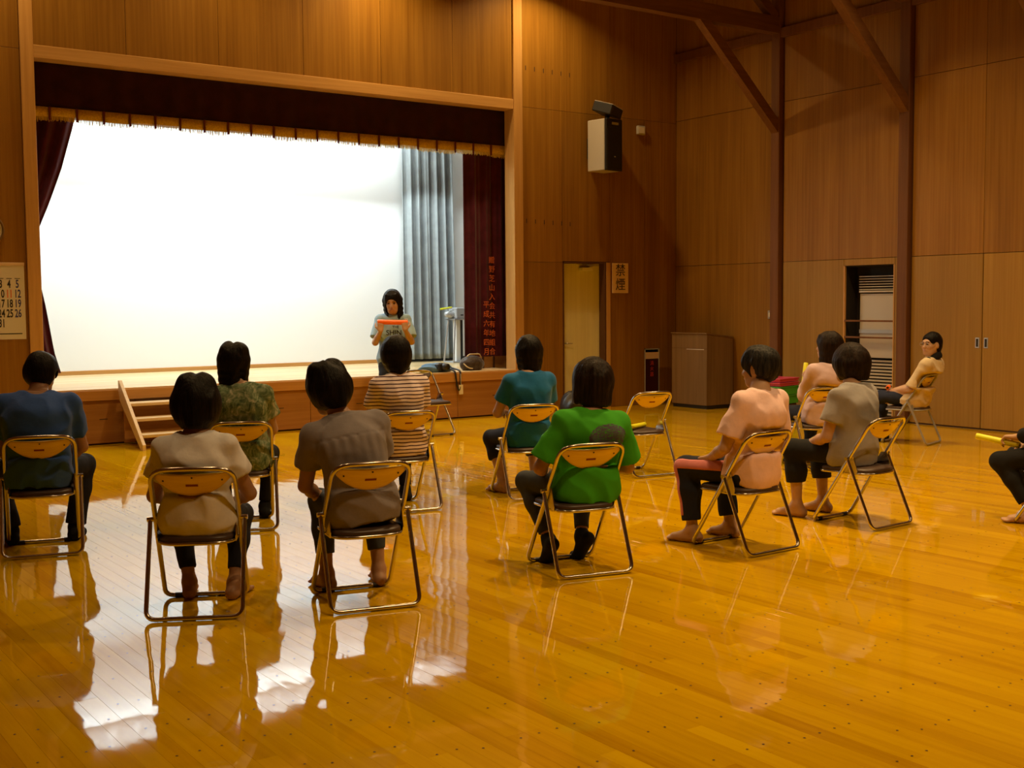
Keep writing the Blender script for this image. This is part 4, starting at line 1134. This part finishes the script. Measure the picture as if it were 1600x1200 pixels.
    # ---------- trousers
    if pants:
        F = Field(); po = pants.get('off', 0.007)
        if not stand: F.loft(P, T, right, prof, po-0.022, 0.03, 2.3, -0.005, 0.20)
        else: F.loft(P-w_*0.06, T, right, prof, po-0.010, 0.03, 2.3, 0.0, 0.30)
        cl_ = pants.get('cuff', 0.9)
        for i in (0, 1):
            F.cap(hip[i], kn[i], (thigh+po*0.3)*s, (.053+po)*s, .03)
            e2 = kn[i]+(ank[i]-kn[i])*cl_; ax = nrm(ank[i]-kn[i]); fl_ = pants.get('flare', 0.0)
            back = nrm(V3(0, -1, 0)-ax*(-ax[1])); mid = kn[i]*0.62+ank[i]*0.38+back*0.012*s
            F.cap(kn[i], mid, (.053+po)*s, (.050+po)*s, .03)
            F.cap(mid, e2+ax*0.04, (.050+po)*s, (.034+po+fl_+.014*(1-cl_))*s, .03, cut=(e2, ax))
        tro = ob2 = link('trousers', F.solve('trousers', 0.0085, folds(seed+5, pants.get('wr', 0.003))), root); ob2.data.materials.append(M[pants['mat']])
    if socks:
        for i in (0, 1):
            F = Field(); add_foot(F, ank[i], foot_dir[i], s, 0.004, heel_up[i], toes=False)
            ax = nrm(kn[i]-ank[i]); F.cap(ank[i], ank[i]+ax*0.05, .038*s, .037*s, .02, cut=(ank[i]+ax*socks[1], ax))
            ob2 = link('sock', F.solve('sock', 0.0075), root); ob2.data.materials.append(M[socks[0]])
    # ---------- hair
    if hair:
        F = Field(); st_ = hair['style']; vol = hair.get('vol', 0.0); ln = hair.get('len', 0.10)
        F.ell(hp(0, -.014, .030), V3(.082+vol, .100+vol, .092+vol)*sh_, R_, .02)
        wd_ = hair.get('width', .084)+vol
        if st_ == 'bob':      # falls to a straight hem round the neck
            for k_ in range(5):
                z0 = .02-(ln+.02)*k_/4; wr2 = wd_*(1.0+hair.get('flare', 0.06)*k_/4-hair.get('tuck', 0.0)*(k_/4)**3)
                F.ell(hp(0, -.022+hair.get('back', 0)*k_/4, z0), V3(wr2, .084+vol, .040)*sh_, R_, .03)
            F.plane(hp(0, 0, -ln-.012), -R_[2])
            F.ell(hp(0, .110, hair.get('fz', -.062)), V3(hair.get('fw', .066), .115, .100)*sh_, R_, .01, 's')
            F.ell(hp(0, .02, -.22), V3(.060, .075, .15)*sh_, R_, .02, 's')
        elif st_ == 'crop':   # short back and sides
            F.ell(hp(0, -.034, -.012), V3(.074+vol, .070+vol, .075)*sh_, R_, .03)
            F.plane(hp(0, -.02, -ln), nrm(-R_[2]+R_[1]*0.25))
            F.ell(hp(0, .115, -.055), V3(.090, .112, .105)*sh_, R_, .012, 's')
            F.ell(hp(0, -.01, -.135), V3(.07, .055, .07)*sh_, R_, .02, 's')
            for sx in (-1, 1): F.ell(hp(sx*.085, .0, -.018), V3(.03, .026, .042)*sh_, R_, .01, 's')
        elif st_ == 'tied':   # combed back to the nape
            F.ell(hp(0, -.040, -.01), V3(.072+vol, .068+vol, .085)*sh_, R_, .03)
            F.cap(hp(0, -.085, -.02), hp(0, -.075, -.16), .034*sh_, .020*sh_, .03)
            F.ell(hp(0, .125, -.050), V3(.080, .112, .115)*sh_, R_, .012, 's')
            F.ell(hp(0, .02, -.16), V3(.07, .075, .10)*sh_, R_, .02, 's')
            for sx in (-1, 1): F.ell(hp(sx*.085, .004, -.018), V3(.03, .024, .040)*sh_, R_, .01, 's')
        if hair.get('fringe'):
            for k_ in range(7):
                x_ = -.054+.018*k_; F.cap(hp(x_*0.9, .070-.4*x_*x_*10, .085), hp(x_, .094-x_*x_*9, .040-.004*(k_ % 2)), .014*sh_, .009*sh_, .01)
        if hair.get('cleft'):
            F.ell(hp(0, -.03, .135+vol), V3(.012, .12, .030)*sh_, R_, .025, 's')
            for sx in (-1, 1): F.ell(hp(sx*.040, -.02, .074+vol), V3(.046, .068, .042)*sh_, R_, .03)
        ob2 = link('hair', F.solve('hair', 0.0075, folds(seed+9, hair.get('wr', 0.004), 34, 80, 0.22)), root); ob2.data.materials.append(M[hair['mat']])
    info = dict(trousers=tro if pants else None, shirt=shirt_ob if shirt else None, body=ob, root=root, hp=hp, R=R_, T=T, P=P, w=w_, right=right, fw=fw_, s=s, sh=sh, el=el, wr=wr_, kn=kn, ank=ank)
    return info

# ------------------------------------------------------------------ clothes
for nm, c in dict(blue=(.040, .115, .46), cream=(.70, .69, .74), greybrown=(.23, .205, .225), teal=(.010, .14, .36), pink=(.84, .58, .58), grey=(.31, .295, .31),
                  lilac=(.62, .46, .52), cream2=(.66, .54, .36), black=(.012, .012, .013), navy=(.016, .018, .032), slate=(.045, .052, .066), denim=(.022, .028, .06), sage=(.29, .44, .58), pinktrim=(.62, .20, .20)).items():
    M['c_'+nm] = fabric('cloth_'+nm, c, sheen=0.0 if max(c) < 0.08 else 0.12, bstr=0.4)
def stripe_mat():
    m, nt, b = new_mat('cloth_stripes'); tc = N(nt, 'ShaderNodeTexCoord'); sp_ = N(nt, 'ShaderNodeSeparateXYZ'); nt.links.new(tc.outputs['Object'], sp_.inputs[0])
    wv = noise(nt, coords(nt, 'OBJ', (1, 1, 1)), 6, 2, 0.5)
    z = math_n(nt, 'ADD', sp_.outputs['Z'], math_n(nt, 'MULTIPLY', wv, 0.02))
    fr_ = math_n(nt, 'FRACT', math_n(nt, 'MULTIPLY', z, 1/0.0275)); k = math_n(nt, 'LESS_THAN', fr_, 0.30)
    nt.links.new(mixc(nt, k, (.84, .74, .80), (.055, .022, .045)), b.inputs['Base Color']); setp(b, rough=0.85, spec=0.2); return m
M['c_stripes'] = stripe_mat()
def marble_mat():
    m, nt, b = new_mat('cloth_green_pattern'); v = coords(nt, 'OBJ', (1, 1, 0.8))
    f = noise(nt, v, 16, 5, 0.7, 1.6)
    nt.links.new(ramp(nt, f, [(0.34, (.035, .07, .035)), (0.47, (.13, .20, .11)), (0.56, (.24, .31, .20)), (0.66, (.50, .52, .42))]), b.inputs['Base Color']); setp(b, rough=0.85, spec=0.2); return m
M['c_marble'] = marble_mat()
def print_mat(name, base, cx, cz, rx, rz, ink):
    """back print: ragged ellipse of fine lines on the cloth"""
    m, nt, b = new_mat(name); tc = N(nt, 'ShaderNodeTexCoord'); sp_ = N(nt, 'ShaderNodeSeparateXYZ'); nt.links.new(tc.outputs['Object'], sp_.inputs[0])
    dx = math_n(nt, 'DIVIDE', math_n(nt, 'SUBTRACT', sp_.outputs['X'], cx), rx); dz = math_n(nt, 'DIVIDE', math_n(nt, 'SUBTRACT', sp_.outputs['Z'], cz), rz)
    r2 = math_n(nt, 'ADD', math_n(nt, 'MULTIPLY', dx, dx), math_n(nt, 'MULTIPLY', dz, dz))
    n1 = noise(nt, coords(nt, 'OBJ', (1, 1, 1)), 60, 3, 0.7, 1.0); n2 = noise(nt, coords(nt, 'OBJ', (30, 1, 90)), 1, 4, 0.7, 2.0)
    inside = math_n(nt, 'LESS_THAN', math_n(nt, 'ADD', r2, math_n(nt, 'MULTIPLY', n1, 0.35)), 1.12)
    lines = math_n(nt, 'GREATER_THAN', n2, 0.44); back = math_n(nt, 'LESS_THAN', sp_.outputs['Y'], -0.06)
    k = math_n(nt, 'MULTIPLY', math_n(nt, 'MULTIPLY', inside, lines), back)
    nt.links.new(mixc(nt, k, base, ink), b.inputs['Base Color']); setp(b, rough=0.85, spec=0.2); return m
M['c_green'] = print_mat('cloth_green_print', (.045, .31, .012), 0.115, 0.785, 0.135, 0.075, (.075, .07, .10))

def yoke(u, v, t, wi, di):
    b = (v < 0)*1.0
    return b*(0.0035*np.exp(-((t-.80)/.010)**2)+0.0030*np.sin(u*130)*np.exp(-np.clip(.80-t, 0, 1)/.18)*(t < .80))
BO = {k: (v[0], v[1]) for k, v in CH.items()}
PP = {}
def sit(k, label, **kw): PP[k] = person(k, BO[k][0], BO[k][1], label, **kw)
sk_m = ('tan', (.40, .22, .13)); sk_w = ('fair', (.50, .30, .19)); sk_p = ('pale', (.56, .36, .26))
sit('A', 'man in a blue tee seen from behind at the far left, head bowed', s=1.08, hs=1.02, sex=MAN, hips=(-.02, -.02, .405), C7=(-.01, .05, 1.005), head=(.015, .17, 1.115), look=(14, -24, 0), shoulders=.182,
    hands=((-.16, .33, .55), (.16, .33, .55)), feet=((-.20, .30), (.19, .30)), foot_dir=((-.15, 1), (.2, 1)), knee_out=.5, skin_c=sk_m, slouch=.025,
    shirt=dict(mat='c_blue', off=.012, sleeve=.70, flare=.022, wr=.005), pants=dict(mat='c_navy', off=.012, cuff=.95, flare=.012), socks=('c_black', .05),
    hair=dict(style='crop', mat='hair_black', vol=.012, len=.080), seed=11, thigh=.086)
sit('B', 'woman in a cream short-sleeved top with round dark hair, nearest on the left', s=1.0, hs=1.06, hips=(.0, -.03, .405), C7=(0.0, -.06, .905), head=(.0, .02, 1.050), look=(0, -6, 0), shoulders=.150,
    hands=((-.13, .24, .52), (.17, .22, .52)), feet=((-.09, .25), (.15, .19)), foot_dir=((-.1, 1), (.3, 1)), knee_out=.2, skin_c=sk_m, slouch=.02,
    shirt=dict(mat='c_cream', off=.014, sleeve=.55, flare=.020, wr=.0045, neck=1.05), pants=dict(mat='c_navy', off=.004, cuff=.80),
    hair=dict(style='bob', mat='hair_black', vol=.028, len=.105, tuck=.55, flare=.10, cleft=True, back=.0), seed=12, elbow_out=(.7, .75))
sit('C', 'person in a grey-brown collared shirt leaning left, seen from behind', s=1.05, hs=1.06, hips=(.01, -.02, .405), C7=(-.075, .09, .965), head=(-.125, .185, 1.100), look=(-14, -12, -8), shoulders=.165,
    hands=((-.14, .36, .50), (.06, .36, .54)), feet=((-.12, .31), (.17, .30)), foot_dir=((-.2, 1), (.15, 1)), knee_out=.1, skin_c=sk_m, slouch=.035,
    shirt=dict(mat='c_greybrown', off=.016, sleeve=.62, flare=.022, wr=.0035, extra=yoke), pants=dict(mat='c_slate', off=.006, cuff=.72), collar=True,
    hair=dict(style='bob', mat='hair_black', vol=.020, len=.085, tuck=.75, flare=.0, cleft=True), seed=13, elbow_out=(.75, .6))
sit('D', 'woman in a green and white patterned blouse near the stage steps', s=1.03, hs=1.05, hips=(0.02, -.03, .405), C7=(.0, -.05, 1.0), head=(-.035, .03, 1.150), look=(12, 2, 3), shoulders=.155,
    hands=((-.12, .26, .53), (.15, .24, .53)), feet=((-.10, .28), (.16, .30)), knee_out=.3, skin_c=sk_w,
    shirt=dict(mat='c_marble', off=.016, sleeve=.60, flare=.030, wr=.005), pants=dict(mat='c_black', off=.006, cuff=.9), socks=('c_black', .04),
    hair=dict(style='bob', mat='hair_black', vol=.016, len=.155, tuck=.12, flare=.0, cleft=True), seed=14, elbow_out=(.7, .8))
sit('E', 'woman in a pink and dark striped tee seen from behind', s=1.04, hs=1.06, hips=(.0, -.03, .405), C7=(-.025, -.05, 1.020), head=(-.022, .03, 1.168), look=(4, 0, 0), shoulders=.165,
    hands=((-.14, .25, .53), (.14, .25, .53)), feet=((-.12, .30), (.14, .30)), skin_c=sk_w,
    shirt=dict(mat='c_stripes', off=.012, sleeve=.62, flare=.026, wr=.003), pants=dict(mat='c_black', off=.006, cuff=.9), socks=('c_black', .04),
    hair=dict(style='bob', mat='hair_black', vol=.018, len=.120, tuck=.62, flare=.04), seed=15, elbow_out=(.8, .8))
sit('F', 'woman in a teal tee seen from behind, right of the stage bags', s=1.03, hs=1.05, hips=(.01, -.03, .405), C7=(.015, -.05, 1.0), head=(.038, .03, 1.152), look=(3, 0, 0), shoulders=.158,
    hands=((-.10, .27, .66), (.11, .27, .62)), feet=((-.13, .20), (.17, .24)), foot_dir=((-.5, 1), (.1, 1)), knee_out=.2, skin_c=sk_w,
    shirt=dict(mat='c_teal', off=.012, sleeve=.60, flare=.020, wr=.004), pants=dict(mat='c_black', off=.008, cuff=.45, flare=.012),
    hair=dict(style='bob', mat='hair_black', vol=.014, len=.150, tuck=.35, flare=.05), seed=16, elbow_out=(.7, .7))
sit('G', 'person in a bright green tee with a grey print on the back', s=1.05, hs=1.06, hips=(.04, -.03, .405), C7=(.072, -.06, .925), head=(.105, .03, 1.082), look=(-14, 2, 4), shoulders=.170,
    hands=((-.12, .22, .56), (.20, .22, .56)), feet=((-.11, .16), (.12, .19)), foot_dir=((.1, 1), (-.2, 1)), heel_up=(.75, .85), knee_out=.25, skin_c=sk_m,
    shirt=dict(mat='c_green', off=.018, sleeve=.80, flare=.026, wr=.0045), pants=dict(mat='c_slate', off=.003, cuff=.86), socks=('c_black', .045),
    hair=dict(style='bob', mat='hair_brown', vol=.016, len=.102, tuck=.10, flare=.12, wr=.006), seed=17, elbow_out=(.8, .8))
sit('I', 'person in a pale pink tee and navy trousers with pink side stripes, hand on knee', s=1.05, hs=1.03, hips=(.01, -.05, .405), C7=(.02, -.11, 1.0), head=(.085, -.035, 1.132), look=(-16, -4, 0), shoulders=.162,
    hands=((-.14, .16, .565), (.16, .16, .555)), hand_dir=((.2, .95, -.15), None), feet=((-.16, .30), (.17, .28)), foot_dir=((-.3, 1), (-.15, 1)), knee_out=.1, skin_c=sk_w,
    shirt=dict(mat='c_pink', off=.014, sleeve=.74, flare=.024, wr=.004), pants=dict(mat='c_navy', off=.016, cuff=.84, flare=.006),
    hair=dict(style='crop', mat='hair_grey', vol=.016, len=.080, wr=.007), seed=18, elbow_out=(.6, .6), curl=.25)
sit('J', 'woman in a grey tee with bobbed brown hair, resting a hand on her knee', s=1.05, hs=1.04, hips=(.0, .06, .405), C7=(.0, .085, .965), head=(.055, .155, 1.098), look=(-4, -2, 0), shoulders=.160,
    hands=((-.12, .345, .545), (.14, .34, .545)), feet=((-.15, .44), (.15, .44)), foot_dir=((-.35, 1), (-.2, 1)), knee_out=.1, skin_c=sk_w,
    shirt=dict(mat='c_grey', off=.014, sleeve=.62, flare=.018, wr=.004), pants=dict(mat='c_black', off=.018, cuff=.58, flare=.004),
    hair=dict(style='bob', mat='hair_brown', vol=.022, len=.085, tuck=.5, flare=.0, wr=.006), seed=19, curl=.35)
sit('K', 'woman in a lilac pink long-sleeved top holding a yellow baton up', s=1.05, hs=1.05, hips=(.04, -.06, .405), C7=(.06, -.15, .965), head=(.075, -.10, 1.128), look=(-34, 3, 0), shoulders=.160,
    hands=((.03, .20, .80), (.20, .22, .72)), hand_dir=((.05, .6, .8), None), hand_palm=((1, 0, 0, 0, .8, -.6), None), feet=((-.12, .32), (.14, .32)), skin_c=sk_w,
    shirt=dict(mat='c_lilac', off=.014, sleeve=1.72, flare=.018, wr=.005), pants=dict(mat='c_navy', off=.010, cuff=.9), socks=('c_black', .04),
    hair=dict(style='bob', mat='hair_brown', vol=.012, len=.150, tuck=.2, flare=.03, fringe=True), seed=20, curl=.9)
sit('L', 'woman in a cream blouse and black scarf by the wall, looking back at the camera', s=1.05, hs=1.05, hips=(.0, -.02, .405), C7=(.0, -.245, .925), head=(-.02, -.215, 1.078), look=(-66, 0, 0), shoulders=.155,
    hands=((-.10, .15, .57), (.02, .18, .57)), feet=((-.10, .36), (.10, .36)), skin_c=sk_p, face=True,
    shirt=dict(mat='c_cream2', off=.016, sleeve=.95, flare=.016, wr=.005), pants=dict(mat='c_denim', off=.006, cuff=.92), socks=('c_black', .04),
    hair=dict(style='tied', mat='hair_black', vol=.0), seed=21, curl=.7)
sit('M', 'person in black at the right picture edge, mostly cut off, holding a yellow baton', s=1.05, hips=(.0, -.03, .405), C7=(.0, -.05, 1.0), head=(.0, .04, 1.15), look=(0, 0, 0),
    hands=((-.11, .28, .590), (.10, .28, .55)), hand_dir=((.1, .95, .0), None), feet=((-.14, .16), (.13, .18)), foot_dir=((-.4, 1), (0, 1)), knee_out=.1, skin_c=sk_w,
    shirt=dict(mat='c_black', off=.014, sleeve=1.8, flare=.01, wr=.004), pants=dict(mat='c_black', off=.006, cuff=.80),
    hair=dict(style='bob', mat='hair_black', vol=.012, len=.10, tuck=.3), seed=22, curl=.9)
PP['P'] = person('P', (7.16, 12.58), 243, 'standing instructor in a sage tee holding up an orange baton before the stage', s=1.05, hs=1.11, stand=True, hips=(0, 0, .83), C7=(0, -.03, 1.425), head=(.01, .03, 1.575), look=(10, -10, 4),
    shoulders=.150, hands=((-.125, .285, 1.245), (.165, .285, 1.235)), hand_dir=((.05, -.05, 1), (0, -.05, 1)), hand_palm=((0, -1, 0, -1, 0, 0), (0, -1, 0, 1, 0, 0)), elbow_out=(.30, .30), pole_yz=(.05, -1.0), curl=.75,
    feet=((-.11, .0), (.11, .0)), foot_dir=((-.15, 1), (.15, 1)), skin_c=sk_w, face=True, bust=.02,
    shirt=dict(mat='c_sage', off=.016, sleeve=.80, flare=.024, wr=.005, hem=-.12), pants=dict(mat='c_black', off=.010, cuff=.95), socks=('c_black', .04),
    hair=dict(style='bob', mat='hair_black', vol=.014, len=.175, tuck=.1, flare=-.02, fringe=True, fw=.080, width=.092), seed=23)

# ---- extras worn or printed
def world_pt(k, p):
    m = Matrix.Rotation(PP[k]['root'].rotation_euler.z, 3, 'Z'); return tuple(m @ Vector(p)+PP[k]['root'].location)
def world_dir(k, p): return tuple(Matrix.Rotation(PP[k]['root'].rotation_euler.z, 3, 'Z') @ Vector(p))
# scarf
q = PP['L']; F = Field(); hp = q['hp']; T_ = q['T']*0.55+hp(0, -.022, -.085)*0.45; nz = nrm(hp(0, -.022, -.085)-q['T']); hr = q['R'][0]; hr = nrm(hr-nz*(hr@nz)); hf = np.cross(nz, hr)
for i_ in range(16):
    a0, a1 = 2*math.pi*i_/16, 2*math.pi*(i_+1)/16
    pt = lambda a, z=0.0: T_+hr*math.cos(a)*.050+hf*(math.sin(a)*.056+0.006)+nz*(z-0.012*math.sin(a))
    F.cap(pt(a0), pt(a1), .024, .024, .02); F.cap(pt(a0, -.028), pt(a1, -.028), .027, .027, .02)
kx = T_+hf*.098-nz*.045+hr*-.01
F.ell(kx, V3(.030, .026, .028), None, .015).cap(kx, kx-hr*.03+nz*.01+hf*.035, .018, .028, .015).cap(kx, kx+hr*.03-nz*.01+hf*.03, .018, .026, .015)
ob = link('scarf', F.solve('scarf', 0.0075, folds(40, .004)), q['root']); ob.data.materials.append(M['c_black'])
# glasses
hp = q['hp']
for sx in (-1, 1):
    MB().tube([hp(sx*.031+.021*math.cos(a*math.pi/6), .103-.1*abs(.021*math.cos(a*math.pi/6)), .002+.016*math.sin(a*math.pi/6)) for a in range(12)], 0.0014, True, 6).tube([hp(sx*.052, .099, .006), hp(sx*.076, .06, .008), hp(sx*.078, .0, .004)], 0.0014, seg=6).build('spectacle_frame', 'steel', q['body'])
# lettering on the instructor's shirt, laid onto the cloth
from mathutils.bvhtree import BVHTree
q = PP['P']; sm = q['shirt'].data
tree = BVHTree.FromPolygons([v.co[:] for v in sm.vertices], [p.vertices[:] for p in sm.polygons])
def lay(text, size, cx, cz, mat):
    me = text_mesh(text, size, 0.0, bold=0.02)
    for v in me.vertices:
        x, z = cx-v.co.x, cz+v.co.y
        hit = tree.ray_cast(Vector((x, 1.0, z)), Vector((0, -1, 0)))[0]
        v.co = (x, (hit.y if hit else 0.12)+0.0035, z)
    me.materials.clear(); me.materials.append(M[mat]); link('lettering', me, q['root'])
lay('SHIN', 0.085, 0.0, 1.205, 'ink'); lay('THE', 0.042, -0.02, 1.275, 'ink')
# pink side stripe on the navy trousers, laid onto the cloth
q = PP['I']; tm = q['trousers'].data
tree = BVHTree.FromPolygons([v.co[:] for v in tm.vertices], [p.vertices[:] for p in tm.polygons])
for i_ in (0, 1):
    sx = (-1, 1)[i_]; hp0 = q['P']+V3(sx*.0925, 0.03, 0.089); kn0, an0 = q['kn'][i_], q['ank'][i_]
    def strip(s_, t_, o_=0.0025):
        if s_ < .5: c = hp0+(kn0-hp0)*(0.12+s_*1.76)
        else: c = kn0+(an0-kn0)*(s_-.5)*1.5
        a_ = nrm(kn0-hp0) if s_ < .42 else (nrm(an0-kn0) if s_ > .58 else nrm(nrm(kn0-hp0)*(.58-s_)+nrm(an0-kn0)*(s_-.42)))
        up = nrm(np.cross(a_, V3(1, 0, 0))*-1.0); 
        if up[1]+up[2] < 0: up = -up
        ang = math.radians(2+46*t_); d = V3(sx, 0, 0)*math.cos(ang)+up*math.sin(ang)
        hit = tree.ray_cast(Vector(c+d*0.4), Vector(-d))[0]
        p = np.array(hit) if hit else c+d*0.08
        return tuple(p+d*o_)
    MB().grid(lambda a_, b_: strip(a_, b_), 40, 6, lambda a_, b_: strip(a_, b_, -0.001)).build('side_stripe', 'c_pinktrim', q['root'])
# batons in hands
def hold(k, c, d, L_, label, mat='yellow', r=0.022): return baton(world_pt(k, c), world_dir(k, d), L_, label, mat, r)
hold('P', (.02, .262, 1.335), (1, 0, .03), .36, 'orange baton held level by the instructor', 'orange', 0.029)
hold('F', (.03, .325, .715), (1, .15, -.10), .30, 'orange baton end showing beside the woman in teal', 'orange')
hold('J', (-.02, .325, .575), (1, .25, .05), .30, 'yellow baton lying across the lap of the woman in grey')
hold('K', (.058, .285, .84), (.25, .2, 1), .24, 'yellow baton held upright by the woman in lilac')
hold('L', (-.06, .235, .60), (1, .3, 0), .20, 'orange red baton end in the lap of the woman with a scarf', 'orange')
hold('M', (-.112, .415, .557), (-.12, 1, .16), .30, 'yellow baton in the hand at the right picture edge')
baton((9.83, 15.62, 1.48), (1, .25, .1), .26, 'thin yellow baton resting on the projector lens on stage', r=0.014)
